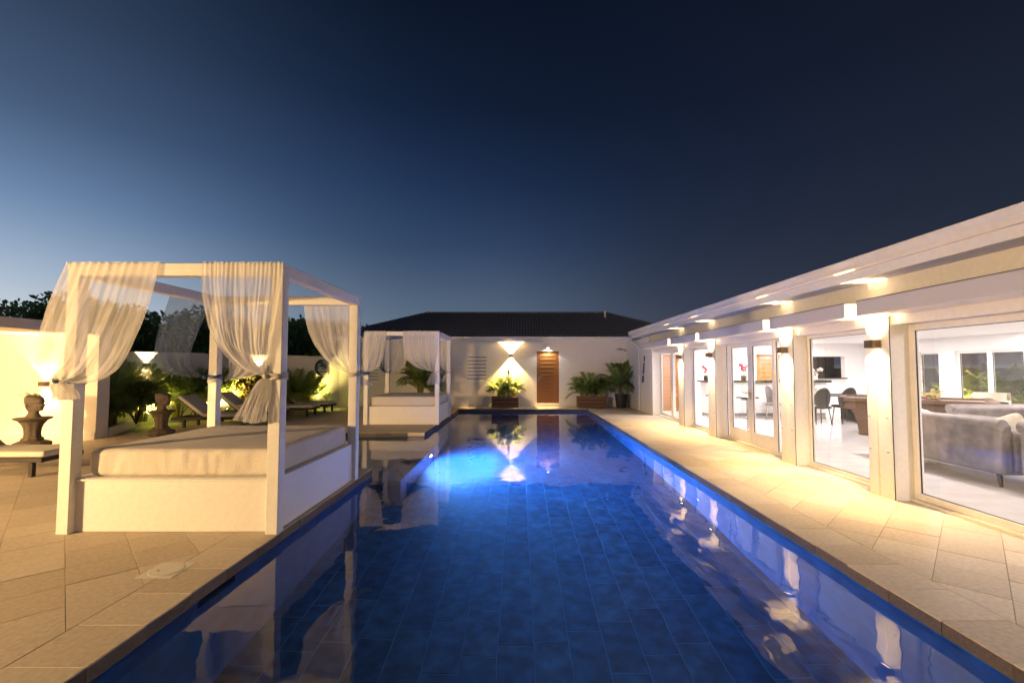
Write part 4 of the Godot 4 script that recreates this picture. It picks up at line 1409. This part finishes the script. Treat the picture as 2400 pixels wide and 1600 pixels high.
# ------------------------------------------------------------------ plants
# a strap leaf in three bent pieces
func blade(m: Mb, base: Vector3, dir: Vector3, length: float, lift: float, w: float, droop := 0.5) -> void:
	var side := dir.cross(Vector3.UP).normalized() * w
	if side.length() < 1e-4:
		side = Vector3.RIGHT * w
	var prev := base
	var pw := 0.35
	for i in range(1, 5):
		var t := i / 4.0
		var p := base + dir * length * t + Vector3.UP * length * (lift * 2.0 * t + 0.55 * t - droop * 1.2 * t * t)
		var ww: float = [0.9, 1.0, 0.7, 0.0][i - 1]
		if i < 4:
			m.quad(prev - side * pw, prev + side * pw, p + side * ww, p - side * ww)
		else:
			m.tri(prev - side * pw, prev + side * pw, p)
		prev = p
		pw = ww

func frond(m: Mb, st: Mb, base: Vector3, dir: Vector3, length: float, rise: float, droop: float, leaf: float, pairs: int, w := 0.012) -> void:
	var pts := []
	var cnt := 9
	for i in cnt:
		var t := i / float(cnt - 1)
		pts.append(base + dir * length * (t * 0.85 - 0.15 * t * t * droop) + Vector3.UP * length * (rise * t - droop * t * t))
	var rr := []
	for i in cnt:
		rr.append(lerpf(0.010, 0.003, i / float(cnt - 1)))
	st.tube(pts, rr, 4, false)
	for i in pairs:
		var t := 0.18 + 0.82 * i / float(pairs)
		var k := t * (cnt - 1)
		var a: Vector3 = pts[int(k)]
		var b: Vector3 = pts[mini(int(k) + 1, cnt - 1)]
		var p := a.lerp(b, k - int(k))
		var tan := (b - a).normalized()
		var side := tan.cross(Vector3.UP).normalized()
		var up := side.cross(tan)
		var ll := leaf * (0.45 + 0.75 * sin(PI * clampf(t * 0.9, 0, 1))) * rng.randf_range(0.85, 1.1)
		for s in [-1.0, 1.0]:
			var d: Vector3 = (side * s * 0.75 + tan * 0.75 + up * rng.randf_range(0.15, 0.35)).normalized()
			var mid := p + d * ll * 0.5
			var tip := p + d * ll - Vector3.UP * ll * rng.randf_range(0.15, 0.4)
			var wv := tan.cross(d).cross(d).normalized() * w
			m.quad(p - wv * 0.5, p + wv * 0.5, mid + wv, mid - wv)
			m.tri(mid - wv, mid + wv, tip)

func areca(label: String, at: Vector3, h: float, spread: float, fronds: int, leafm: Material, group: String, base_spread := 0.05, upright := 0.0) -> Node3D:
	var o := thing("areca_palm", label, "palm", at, rng.randf() * TAU, group)
	var m := Mb.new()
	var st := Mb.new()
	for i in fronds:
		var a := TAU * i / fronds * 1.618 * 2.0 + rng.randf() * 0.5
		var d := Vector3(cos(a), 0, sin(a))
		var inner := i / float(fronds)
		var sh := h * rng.randf_range(0.08, 0.40)
		var b := d * base_spread * rng.randf()
		var top := b + d * 0.04 + Vector3(0, sh, 0)
		st.tube([b, top], [0.016, 0.010], 5, false)
		var len := spread * lerpf(1.15, 0.75, inner) * rng.randf_range(0.85, 1.15)
		var rise := lerpf(0.55, 1.6, inner) + upright
		frond(m, st, top, d, len, rise * (h - sh) / maxf(len, 0.1) * 0.62, lerpf(0.62, 0.36, inner), spread * 0.36 + 0.04, 30, 0.011)
	part("foliage", m, leafm, o)
	part("stems", st, M.palm_stem, o)
	return o

func leaf_at(m: Mb, p: Vector3, d: Vector3, up: Vector3, l: float, w: float) -> void:
	var s := d.cross(up).normalized() * w
	var mid := p + d * l * 0.5 + up * l * 0.06
	m.tri(p, mid + s, mid - s)
	m.tri(mid - s, mid + s, p + d * l - Vector3.UP * l * 0.15)

func leaf_clump(m: Mb, c: Vector3, r: Vector3, cnt: int, l: float, w: float) -> void:
	for i in cnt:
		var d := Vector3(rng.randfn(), rng.randfn(), rng.randfn()).normalized()
		var p := c + d * r * pow(rng.randf(), 0.45)
		var q := (d + Vector3(rng.randfn(), rng.randfn(), rng.randfn()) * 0.7).normalized()
		leaf_at(m, p, q, Vector3(rng.randfn(), 1.5, rng.randfn()).normalized(), l * rng.randf_range(0.7, 1.3), w)

func shrub(called: String, label: String, at: Vector3, h: float, r: float, cnt: int, l: float, leafm: Material, group: String) -> void:
	var o := thing(called, label, "shrub", at, rng.randf() * TAU, group)
	var st := Mb.new()
	var m := Mb.new()
	for i in 7:
		var a := TAU * i / 7.0 + rng.randf()
		var tip := Vector3(cos(a) * r * 0.6 * rng.randf(), h * rng.randf_range(0.55, 0.9), sin(a) * r * 0.6 * rng.randf())
		st.tube([Vector3.ZERO, tip * 0.5 + Vector3(0, h * 0.05, 0), tip], [0.018, 0.012, 0.005], 5, false)
		leaf_clump(m, tip, Vector3(r * 0.55, h * 0.26, r * 0.55), cnt / 7, l, l * 0.2)
	part("foliage", m, leafm, o)
	part("stems", st, M.bark, o)

func tree(label: String, at: Vector3, h: float, r: float, cnt: int, sd: int) -> void:
	rng.seed = sd
	var o := thing("garden_tree", label, "tree", at, 0.0, "dark trees beyond the garden wall")
	var tr := Mb.new()
	tr.tube([Vector3(0, -0.2, 0), Vector3(0.1, h * 0.3, 0), Vector3(0.0, h * 0.6, 0.1)], [0.22, 0.16, 0.08], 8)
	var m := Mb.new()
	for i in 30:
		var a := rng.randf() * TAU
		var rr := r * sqrt(rng.randf())
		var c := Vector3(cos(a) * rr, h * rng.randf_range(0.25, 0.9) - rr * 0.15, sin(a) * rr)
		tr.tube([Vector3(0, h * 0.35, 0), c * Vector3(0.5, 0.8, 0.5), c], [0.07, 0.04, 0.015], 5, false)
		leaf_clump(m, c, Vector3(r * 0.38, h * 0.13, r * 0.38), cnt / 30, 0.24, 0.065)
	part("crown", m, M.leaf, o)
	part("trunk", tr, M.bark, o)

func planter_box(label: String, at: Vector3, size: Vector3) -> void:
	var o := thing("planter_box", label, "planter", at, 0.0, "slatted wooden planter boxes")
	var step := size.y / 3.0
	for i in 3:
		var y := (i + 0.5) * step
		for s in [-1.0, 1.0]:
			boxpart("board", Vector3(0, y, s * (size.z * 0.5 - 0.015)), Vector3(size.x, step - 0.03, 0.03), M.planter_wood, o, 0.004)
			boxpart("board", Vector3(s * (size.x * 0.5 - 0.016), y, 0), Vector3(0.028, step - 0.03, size.z - 0.062), M.planter_wood, o, 0.004)
	for sx in [-1.0, 1.0]:
		for sz in [-1.0, 1.0]:
			boxpart("corner_post", Vector3(sx * (size.x * 0.5 - 0.055), size.y * 0.5, sz * (size.z * 0.5 - 0.055)), Vector3(0.045, size.y - 0.006, 0.045), M.planter_wood, o, 0.004)
	boxpart("soil", Vector3(0, size.y * 0.5 - 0.04, 0), Vector3(size.x - 0.065, size.y - 0.08, size.z - 0.065), M.soil, o, 0.0)

func make_plants() -> void:
	rng.seed = 21
	var g1 := "palms in the planter boxes"
	planter_box("slatted wooden planter box under the wall lamp beside the door", Vector3(-0.52, 0, -17.95), Vector3(1.06, 0.44, 0.42))
	areca("small yellow-lit palm in the planter box, towards the louvre window", Vector3(-0.80, 0.42, -17.95), 0.85, 0.46, 22, M.leaf, g1)
	areca("small yellow-lit palm in the planter box, towards the wooden door", Vector3(-0.20, 0.42, -17.93), 0.90, 0.48, 22, M.leaf, g1)
	var cr := thing("croton_plant", "tall yellow-brown croton standing between two small palms", "plant", Vector3(-0.46, 0.42, -18.0))
	var cm := Mb.new()
	var cs := Mb.new()
	for i in 4:
		var b := Vector3(rng.randf_range(-0.1, 0.1), 0, rng.randf_range(-0.04, 0.04))
		var tp := b + Vector3(rng.randf_range(-0.08, 0.08), rng.randf_range(0.95, 1.4), 0)
		cs.tube([b, tp], [0.01, 0.006], 5, false)
		for k in 40:
			var t := rng.randf_range(0.45, 1.0)
			var a := rng.randf() * TAU
			leaf_at(cm, b.lerp(tp, t), Vector3(cos(a), rng.randf_range(0.2, 1.3), sin(a)).normalized(), Vector3(-cos(a), 0.8, -sin(a)).normalized(), rng.randf_range(0.12, 0.2), 0.018)
	part("foliage", cm, M.leaf_brown, cr)
	part("stems", cs, M.bark, cr)
	planter_box("slatted wooden planter box beside the black pot", Vector3(2.86, 0, -17.95), Vector3(1.10, 0.44, 0.42))
	areca("dark palm in the planter box, nearer the wooden door", Vector3(2.50, 0.42, -17.95), 0.90, 0.58, 20, M.leaf, g1)
	areca("dark palm in the middle of the planter box by the black pot", Vector3(2.85, 0.42, -17.98), 1.15, 0.58, 20, M.leaf, g1)
	areca("dark palm in the planter box, nearer the black pot", Vector3(3.28, 0.42, -17.95), 0.98, 0.58, 20, M.leaf, g1)
	var pot := thing("plant_pot", "tall black plastic pot in the corner under the big palm", "pot", Vector3(4.0, 0, -17.72))
	var pm := Mb.new()
	pm.lathe([Vector2(0.17, 0.0), Vector2(0.19, 0.02), Vector2(0.235, 0.46), Vector2(0.255, 0.465), Vector2(0.255, 0.52), Vector2(0.235, 0.52), Vector2(0.225, 0.46), Vector2(0.001, 0.45)], 28)
	part("body", pm, M.black_pot, pot)
	areca("tall dark palm growing from the black pot in the corner", Vector3(4.0, 0.45, -17.72), 1.60, 0.78, 28, M.leaf, g1, 0.10, -0.05)
	var pot2 := thing("plant_pot", "dark pot standing behind the far day bed", "pot", Vector3(-3.75, 0, -17.3))
	part("body", pm, M.black_pot, pot2)
	areca("bushy palm behind the far day bed against the house wall", Vector3(-3.75, 0.45, -17.3), 1.75, 0.95, 34, M.leaf, g1, 0.12)
	# planting bed along the garden wall
	var d := (WB - WA).normalized()
	var n := Vector3(-d.z, 0, d.x)
	if n.x < 0:
		n = -n
	var g2 := "plants along the garden wall"
	var along := [
		["p", 0.3, 1.0, 1.5, "dark palm at the pavilion end of the planting bed", "leaf"],
		["p", 1.0, 0.75, 1.45, "lit palm under the garden wall lamp", "leaf"],
		["s", 0.75, 1.25, 0.8, "dark low shrub spilling over the curb by the pavilion", "leaf"],
		["p", 1.9, 0.6, 1.35, "palm behind the second stone pedestal", "leaf"],
		["s", 2.4, 0.55, 1.15, "leafy shrub behind the pedestal's lounger", "leaf"],
		["s", 3.0, 0.5, 1.15, "broad leafed green shrub behind the rolled cushion", "leaf"],
		["s", 3.7, 0.5, 1.15, "red leafed shrub by the garden wall lamp", "leaf_red"],
		["s", 4.25, 0.45, 1.25, "dense green shrub under the garden wall lamp", "leaf"],
		["s", 4.9, 0.45, 1.1, "green shrub between the red shrub and the spotlit palm", "leaf"],
		["p", 5.6, 0.45, 1.35, "palm by the yellow garden spotlight", "leaf"],
		["p", 6.15, 0.4, 1.15, "small palm nearest the wave ornament", "leaf"]]
	for e in along:
		var p: Vector3 = WA + d * e[1] + n * e[2]
		p.y = 0.12
		if e[0] == "p":
			areca(e[4], p, e[3] * 1.2, 0.75, 30, M[e[5]], g2, 0.14)
		else:
			shrub("garden_shrub", e[4], p, e[3] * 1.1, 0.52, 1300, 0.17, M.leaf_red if e[5] == "leaf_red" else M.leaf_broad, g2)
	# small spotlights in the bed
	for e in [[99.0, 0.0, "small garden spotlight at the foot of the palms outside the villa's back window"], [1.25, 0.95, "small garden spotlight at the foot of the palms by the pedestal"], [3.2, 0.8, "small garden spotlight among the leafy shrubs"], [6.5, 0.85, "small garden spotlight throwing yellow light on the wall by the wave ornament"]]:
		var p: Vector3 = WA + d * e[0] + n * e[1] if e[0] < 50.0 else Vector3(13.0, 0, -13.7)
		var s := thing("garden_spotlight", e[2], "garden lamp", Vector3(p.x, 0.12 if e[0] < 50.0 else -0.16, p.z), 0.0, "garden spotlights in the planting bed")
		var m := Mb.new()
		m.tube([Vector3.ZERO, Vector3(0, 0.10, 0)], [0.010], 6)
		m.tube([Vector3(0, 0.10, 0), Vector3(-0.03, 0.17, 0)], [0.035, 0.042], 10, false)
		part("body", m, M.black, s)
		var lm := Mb.new()
		lm.ellipsoid(Vector3(-0.028, 0.165, 0), Vector3(0.038, 0.02, 0.038), 10, 6)
		part("bulb", lm, M.warm_glow, s)
		var l := SpotLight3D.new()
		l.name = "beam"
		s.add_child(l)
		l.position = Vector3(-0.035, 0.195, 0)
		l.look_at_from_position(s.position + l.position, s.position + l.position + ((-n * 0.5 if e[0] < 50.0 else Vector3(0.8, 0, -0.2)) + Vector3(0, 0.8, 0)))
		l.light_color = lin(1.0, 0.76, 0.20)
		l.light_energy = 13.0 if e[0] > 6.0 and e[0] < 50.0 else 30.0
		l.spot_angle = 65.0
		l.spot_angle_attenuation = 0.8
		l.light_size = 0.03
		l.shadow_enabled = true
	# what stands beyond the wall
	tree("rounded dark tree above the pavilion roof", Vector3(-18.6, 0, -16.0), 4.2, 2.2, 8000, 61)
	tree("lower dark tree left of the rounded tree above the pavilion", Vector3(-22.6, 0, -17.5), 3.7, 2.0, 6000, 62)
	tree("dark tree behind the billowing curtain of the near day bed", Vector3(-15.0, 0, -16.0), 4.2, 2.3, 11000, 63)
	tree("dark tree seen through the near day bed over the garden wall", Vector3(-12.4, 0, -17.6), 4.0, 2.5, 11000, 64)
	tree("dark tree beyond the garden wall behind the first two loungers", Vector3(-12.6, 0, -20.6), 4.3, 2.6, 11000, 67)
	tree("dark tree beyond the garden wall behind the red shrubs", Vector3(-10.6, 0, -20.6), 4.1, 2.4, 11000, 65)
	tree("dark tree beyond the garden wall lamp among the red shrubs", Vector3(-11.0, 0, -23.6), 4.4, 2.4, 9000, 68)
	tree("dark tree at the left end of the far house", Vector3(-9.7, 0, -23.6), 4.2, 2.0, 9000, 66)
	rng.seed = 70
	var pl := areca("dark feathery palm rising beyond the garden wall", Vector3(-9.35, 1.8, -19.6), 1.7, 0.9, 16, M.leaf, "dark trees beyond the garden wall")
	var tk := Mb.new()
	tk.tube([Vector3(0, -1.9, 0), Vector3(0, 0.05, 0)], [0.10, 0.07], 8)
	part("trunk", tk, M.bark, pl)
	# garden behind the villa, seen through its back windows
	rng.seed = 75
	areca("lit green palm outside the villa's back window", Vector3(14.1, 0.0, -13.3), 1.9, 0.9, 24, M.leaf, "palms behind the villa", 0.1)
	areca("green palm outside the villa's back window by the cream chairs", Vector3(14.3, 0.0, -14.6), 2.0, 0.9, 24, M.leaf, "palms behind the villa", 0.1)

# ------------------------------------------------------------------ inside the villa
func sofa(label: String, at: Vector3, turn: float, length: float) -> void:
	# back towards local -x, seat towards +x, length along z
	var o := thing("sofa", label, "sofa", at, turn, "grey velvet sofas")
	var L := length
	part("base", soft_block(Vector3(0.86, 0.24, L - 0.1), 0.03, 0.0, 0.004, 2), M.velvet, o, Vector3(0.03, 0.27, 0))
	part("backrest", soft_block(Vector3(0.20, 0.66, L), 0.07, 0.01, 0.010, 3), M.velvet, o, Vector3(-0.38, 0.50, 0))
	var roll := Mb.new()
	roll.tube([Vector3(-0.42, 0.79, -L * 0.5), Vector3(-0.42, 0.79, L * 0.5)], [0.075], 14)
	part("back_roll", roll, M.velvet, o)
	for s in [-1.0, 1.0]:
		part("armrest", soft_block(Vector3(0.72, 0.46, 0.17), 0.06, 0.0, 0.008, 4), M.velvet, o, Vector3(0.07, 0.40, s * (L * 0.5 - 0.085)))
		var ar := Mb.new()
		ar.tube([Vector3(-0.30, 0.63, s * (L * 0.5 - 0.06)), Vector3(0.44, 0.63, s * (L * 0.5 - 0.06))], [0.085], 12)
		part("arm_roll", ar, M.velvet, o)
	for k in 2:
		part("seat_cushion", soft_block(Vector3(0.62, 0.15, (L - 0.36) * 0.5 - 0.01), 0.05, 0.02, 0.006, 6 + k), M.velvet, o, Vector3(0.10, 0.46, (k - 0.5) * (L - 0.36) * 0.5))
	for sx in [-0.38, 0.38]:
		for sz in [-1.0, 1.0]:
			var lg := Mb.new()
			lg.tube([Vector3(sx, 0.0, sz * (L * 0.5 - 0.09)), Vector3(sx, 0.16, sz * (L * 0.5 - 0.11))], [0.018, 0.032], 8)
			part("leg", lg, M.dark_wood, o)

func dining_chair(label: String, at: Vector3, turn: float, cloth: Material, leg: Material, group: String) -> void:
	var o := thing("dining_chair", label, "chair", at, turn, group)
	part("seat", soft_block(Vector3(0.46, 0.07, 0.44), 0.03, 0.015, 0.0, 2), cloth, o, Vector3(0, 0.46, 0))
	# oval back, curved
	var m := Mb.new()
	var rows := []
	for i in 13:
		var e := -PI / 2 + PI * i / 12.0
		var row := []
		for j in 20:
			var a := -TAU * j / 20.0
			var p := Vector3(cos(a) * cos(e) * 0.225, sin(e) * 0.29, sin(a) * cos(e) * 0.03)
			p.z -= 0.06 - p.x * p.x * 1.2 + p.y * 0.14
			row.append(p)
		rows.append(row)
	m.grid(rows, true)
	part("backrest", m, cloth, o, Vector3(0, 0.70, -0.17))
	for sx in [-1.0, 1.0]:
		for sz in [-1.0, 1.0]:
			var lg := Mb.new()
			lg.tube([Vector3(sx * 0.21, 0.0, sz * 0.21), Vector3(sx * 0.17, 0.44, sz * 0.16)], [0.011, 0.016], 8)
			part("leg", lg, leg, o)
	var bk := Mb.new()
	for sx in [-1.0, 1.0]:
		bk.tube([Vector3(sx * 0.15, 0.44, -0.17), Vector3(sx * 0.13, 0.56, -0.21)], [0.012], 6)
	part("back_support", bk, leg, o)

func bar_stool(label: String, at: Vector3) -> void:
	var o := thing("bar_stool", label, "stool", at, 0.3, "chrome bar stools")
	boxpart("seat", Vector3(0, 0.80, 0), Vector3(0.38, 0.035, 0.36), M.black, o, 0.012)
	boxpart("seat_plate", Vector3(0, 0.755, 0), Vector3(0.2, 0.04, 0.2), M.steel, o, 0.006)
	var m := Mb.new()
	m.tube([Vector3(0, 0.02, 0), Vector3(0, 0.75, 0)], [0.028], 12)
	part("column", m, M.steel, o)
	m = Mb.new()
	m.lathe([Vector2(0.20, 0.0), Vector2(0.20, 0.012), Vector2(0.05, 0.035), Vector2(0.03, 0.05)], 24)
	part("foot", m, M.steel, o)
	m = Mb.new()
	var ring := []
	for i in 17:
		var a := TAU * i / 16.0
		ring.append(Vector3(cos(a) * 0.14 + 0.05, 0.30, sin(a) * 0.14))
	m.tube(ring, [0.010], 6, false)
	part("foot_ring", m, M.steel, o)

func orchid(label: String, at: Vector3, petals: Material, tall: float, pot_mat: Material, cnt: int) -> void:
	var o := thing("orchid", label, "orchid", at, 0.0, "orchids in pots")
	var m := Mb.new()
	m.lathe([Vector2(0.07, 0.0), Vector2(0.085, 0.02), Vector2(0.10, 0.14), Vector2(0.09, 0.14), Vector2(0.001, 0.12)], 18)
	part("pot", m, pot_mat, o)
	var lf := Mb.new()
	for i in 9:
		var a := TAU * i / 9.0
		blade(lf, Vector3(0, 0.12, 0), Vector3(cos(a), 0, sin(a)), 0.22, 0.12, 0.028, 0.6)
	part("leaves", lf, M.leaf, o)
	var st := Mb.new()
	var pt := Mb.new()
	for k in 3:
		var a := TAU * k / 3.0 + 0.4
		var d := Vector3(cos(a), 0, sin(a))
		var pts := [Vector3(0, 0.12, 0), Vector3(0, tall * 0.6, 0) + d * 0.03, Vector3(0, tall * 0.95, 0) + d * 0.09, Vector3(0, tall, 0) + d * 0.2]
		st.tube(pts, [0.004], 5, false)
		for j in cnt:
			var t := rng.randf_range(0.0, 1.0)
			var p: Vector3 = pts[1].lerp(pts[2], t) if rng.randf() < 0.4 else pts[2].lerp(pts[3], t)
			p += Vector3(rng.randf_range(-0.03, 0.03), rng.randf_range(-0.04, 0.02), rng.randf_range(-0.03, 0.03))
			for q in 5:
				var b := TAU * q / 5.0 + rng.randf()
				leaf_at(pt, p, Vector3(cos(b), sin(b), rng.randf_range(-0.3, 0.3)).normalized(), Vector3.BACK, 0.05, 0.02)
	part("stalks", st, M.leaf, o)
	part("petals", pt, petals, o)

func make_interior() -> void:
	rng.seed = 91
	var y := 0.031
	# bar counter
	var b := thing("bar_counter", "white bar counter with a dark polished stone top", "counter", Vector3(7.8, y, -14.5))
	slab("front", Vector3(-1.9, 0.10, -0.25), Vector3(1.9, 1.06, 0.22), M.inside_white, b, 0.004)
	slab("plinth", Vector3(-1.88, 0.0, -0.22), Vector3(1.88, 0.10, 0.17), M.felt, b)
	slab("top", Vector3(-1.98, 1.061, -0.32), Vector3(1.98, 1.13, 0.34), M.dark_stone, b, 0.006)
	for i in 5:
		slab("panel_seam", Vector3(-1.9 + (i + 0.5) * 0.76 - 0.003, 0.11, 0.2205), Vector3(-1.9 + (i + 0.5) * 0.76 + 0.003, 1.05, 0.222), M.felt, b)
	orchid("red orchid in a dark pot on the bar counter", Vector3(7.15, y + 1.13, -14.4), M.petal_red, 0.50, M.black_pot, 9)
	orchid("pink and white orchid on the bar counter behind the narrow window", Vector3(5.98, y + 1.13, -14.42), M.petal_red, 0.42, M.black_pot, 6)
	orchid("tall white orchid on the dining table", Vector3(8.55, y + 0.756, -13.1), M.petal_white, 0.75, M.petal_white, 16)
	bar_stool("black-topped chrome bar stool behind the narrow fixed window", Vector3(5.12, y, -11.75))
	bar_stool("black-topped chrome bar stool behind the glass doors", Vector3(5.55, y, -11.0))
	dining_chair("grey upholstered chair standing before the bar counter", Vector3(7.55, y, -13.3), 0.6, M.velvet, M.steel, "chairs in the villa")
	# dining table and chairs
	var t := thing("dining_table", "black dining table behind the billiard table", "table", Vector3(9.0, y, -13.2))
	boxpart("top", Vector3(0, 0.735, 0), Vector3(1.9, 0.04, 0.95), M.black, t, 0.006)
	for sx in [-0.6, 0.6]:
		boxpart("pedestal_leg", Vector3(sx, 0.3575, 0), Vector3(0.10, 0.715, 0.6), M.black, t, 0.006)
	dining_chair("black oval-backed chair at the end of the dining table by the orchid", Vector3(8.15, y, -12.35), PI, M.black, M.black, "black dining chairs")
	dining_chair("black oval-backed chair in the middle of the dining table", Vector3(9.0, y, -12.55), PI, M.black, M.black, "black dining chairs")
	dining_chair("black oval-backed chair at the dining table's billiard side", Vector3(9.65, y, -12.5), PI, M.black, M.black, "black dining chairs")
	dining_chair("black oval-backed chair across the dining table, facing the pool", Vector3(8.7, y, -13.95), 0.0, M.black, M.black, "black dining chairs")
	# billiard table
	var a := deg_to_rad(-37.0)
	var p := thing("billiard_table", "carved walnut billiard table with grey cloth", "billiard table", Vector3(8.83, y, -10.15), a)
	var L := 2.70
	var W := 1.45
	for s in [-1.0, 1.0]:
		boxpart("rail", Vector3(0, 0.80, s * (W * 0.5 - 0.07)), Vector3(L, 0.09, 0.14), M.walnut, p, 0.02)
		boxpart("rail", Vector3(s * (L * 0.5 - 0.07), 0.799, 0), Vector3(0.139, 0.088, W - 0.285), M.walnut, p, 0.02)
		boxpart("apron", Vector3(0, 0.665, s * (W * 0.5 - 0.14)), Vector3(L - 0.2, 0.17, 0.05), M.walnut, p, 0.012)
		boxpart("apron", Vector3(s * (L * 0.5 - 0.14), 0.664, 0), Vector3(0.048, 0.168, W - 0.34), M.walnut, p, 0.012)
	boxpart("cloth", Vector3(0, 0.785, 0), Vector3(L - 0.282, 0.03, W - 0.282), M.felt, p, 0.0)
	for sx in [-1.0, 0.0, 1.0]:
		for sz in [-1.0, 1.0]:
			var pk := Mb.new()
			pk.lathe([Vector2(0.05, -0.12), Vector2(0.07, -0.02), Vector2(0.075, 0.05), Vector2(0.055, 0.052), Vector2(0.05, 0.0)], 14)
			part("pocket", pk, M.black, p, Vector3(sx * (L * 0.5 - 0.06), 0.80, sz * (W * 0.5 - 0.06)))
	for sx in [-1.0, 1.0]:
		for sz in [-1.0, 1.0]:
			var lg := Mb.new()
			var rows := []
			for q in [[0.0, 0.085], [0.03, 0.105], [0.06, 0.09], [0.35, 0.125], [0.42, 0.155], [0.44, 0.165], [0.47, 0.165], [0.58, 0.23]]:
				rows.append([Vector3(-q[1], q[0], q[1]), Vector3(q[1], q[0], q[1]), Vector3(q[1], q[0], -q[1]), Vector3(-q[1], q[0], -q[1])])
			for i in rows.size() - 1:
				for j in 4:
					lg.quad(rows[i][j], rows[i][(j + 1) % 4], rows[i + 1][(j + 1) % 4], rows[i + 1][j])
			part("leg", lg, M.walnut, p, Vector3(sx * (L * 0.5 - 0.45), 0.0, sz * (W * 0.5 - 0.34)))
	var balls := Mb.new()
	var bn := 0
	for i in 5:
		for j in i + 1:
			var bl := Mb.new()
			bl.ellipsoid(Vector3.ZERO, Vector3.ONE * 0.0285, 10, 7)
			var ball := thing("billiard_ball", ["red", "orange", "yellow", "black"][bn % 4] + " billiard ball racked on the grey cloth", "ball", p.transform * Vector3(0.25 + i * 0.05, 0.8295, -0.35 + (j - i * 0.5) * 0.058), 0.0, "billiard balls racked on the table")
			part("shell", bl, [M.petal_red, M.oak, M.leaf_brown, M.black][bn % 4], ball)
			bn += 1
	# seating
	sofa("grey velvet sofa with its back to the widest window", Vector3(6.55, y, -6.75), 0.0, 2.05)
	sofa("grey velvet sofa beside the long sofa, mostly beyond the window edge", Vector3(6.62, y, -4.55), 0.0, 2.05)
	sofa("grey velvet sofa facing the camera side, beyond the two window sofas", Vector3(8.7, y, -7.75), -PI / 2, 1.9)
	var k := 0
	for c in [[Vector3(6.42, y + 0.68, -5.95), 0.5, "cream cushion leaning on the sofa nearest the window"], [Vector3(6.4, y + 0.68, -7.35), -0.3, "cream cushion peeping over the window sofa's back"]]:
		var cu := thing("sofa_cushion", c[2], "cushion", c[0], 0.0, "cream sofa cushions")
		part("cover", soft_block(Vector3(0.42, 0.14, 0.42), 0.06, 0.03, 0.01, 30 + k), M.cream_cloth, cu, Vector3.ZERO, Basis(Vector3.UP, 0.4) * Basis(Vector3.BACK, 1.1) * Basis(Vector3.UP, c[1]))
		k += 1
	# cream armchairs by the back windows
	for e in [[Vector3(11.3, y, -10.9), "cream armchair by the villa's back window nearer the potted plant"], [Vector3(11.0, y, -9.3), "cream armchair by the villa's back window behind the grey sofa"], [Vector3(11.2, y, -8.0), "cream armchair at the end of the villa's back windows"]]:
		var ch := thing("armchair", e[1], "armchair", e[0], PI * 0.5 + 0.5, "cream armchairs")
		part("seat", soft_block(Vector3(0.6, 0.34, 0.62), 0.05, 0.02, 0.005, 3), M.cream_cloth, ch, Vector3(0, 0.27, 0))
		var m := Mb.new()
		var rows := []
		for i in 8:
			var h := 0.30 + 0.62 * i / 7.0
			var row := []
			for j in 22:
				var t2 := TAU * j / 22.0
				var inner := j >= 11
				var ang := PI * 0.15 + PI * 1.7 * ((10 - (j - 11)) if inner else j) / 10.0
				var rr := (0.30 if inner else 0.37) + 0.02 * (1.0 - i / 7.0)
				var hh := h if absf(ang - PI) < 1.3 else minf(h, 0.62 + 0.02 * i)
				row.append(Vector3(sin(ang) * rr, hh, -cos(ang) * rr * -1.0 * -1.0))
				t2 += 0.0
			rows.append(row)
		m.grid(rows, true)
		part("backrest", m, M.cream_cloth, ch)
		for sx in [-1.0, 1.0]:
			for sz in [-1.0, 1.0]:
				var lg := Mb.new()
				lg.tube([Vector3(sx * 0.24, 0.0, sz * 0.24), Vector3(sx * 0.21, 0.12, sz * 0.21)], [0.014, 0.022], 8)
				part("leg", lg, M.dark_wood, ch)
	# potted cordyline
	var cp := thing("potted_cordyline", "variegated pink and cream cordyline in a white pot behind the billiard table", "plant", Vector3(11.0, y, -12.1))
	var pm := Mb.new()
	pm.lathe([Vector2(0.17, 0.0), Vector2(0.19, 0.02), Vector2(0.22, 0.62), Vector2(0.20, 0.62), Vector2(0.001, 0.58)], 22)
	part("pot", pm, M.inside_white, cp)
	var lf := Mb.new()
	var lr := Mb.new()
	for i in 34:
		var an := TAU * i * 0.618
		var dd := Vector3(cos(an), 0, sin(an))
		blade(lf if i % 3 else lr, Vector3(0, 0.6 + rng.randf() * 0.15, 0), dd, rng.randf_range(0.35, 0.6), rng.randf_range(0.0, 0.35), 0.04, 0.6)
	part("pale_leaves", lf, M.leaf_brown, cp)
	part("red_leaves", lr, M.leaf_red, cp)
	# glass shelves with cyan light strips by the back wall
	var gs := thing("glass_shelf", "tall glass shelf unit with glowing cyan edges by the back wall", "shelf", Vector3(11.9, y, -13.65))
	for s in [-0.24, 0.24]:
		boxpart("upright", Vector3(0, 1.0, s), Vector3(0.04, 2.0, 0.03), M.steel, gs, 0.004)
	for i in 5:
		boxpart("shelf_board", Vector3(-0.05, 0.4 + i * 0.36, 0), Vector3(0.30, 0.012, 0.44), M.dark_glass, gs, 0.002)
		boxpart("light_strip", Vector3(-0.203, 0.4 + i * 0.36, 0), Vector3(0.006, 0.012, 0.42), M.cyan_glow, gs, 0.0)

func _ready() -> void:
	rng.seed = 7
	make_camera()
	make_sky()
	make_materials()
	make_ground()
	make_terrace()
	make_pool()
	make_guest_house()
	make_villa()
	make_pavilion()
	make_garden_wall()
	make_beds()
	make_loungers()
	make_pedestals()
	make_plants()
	make_interior()
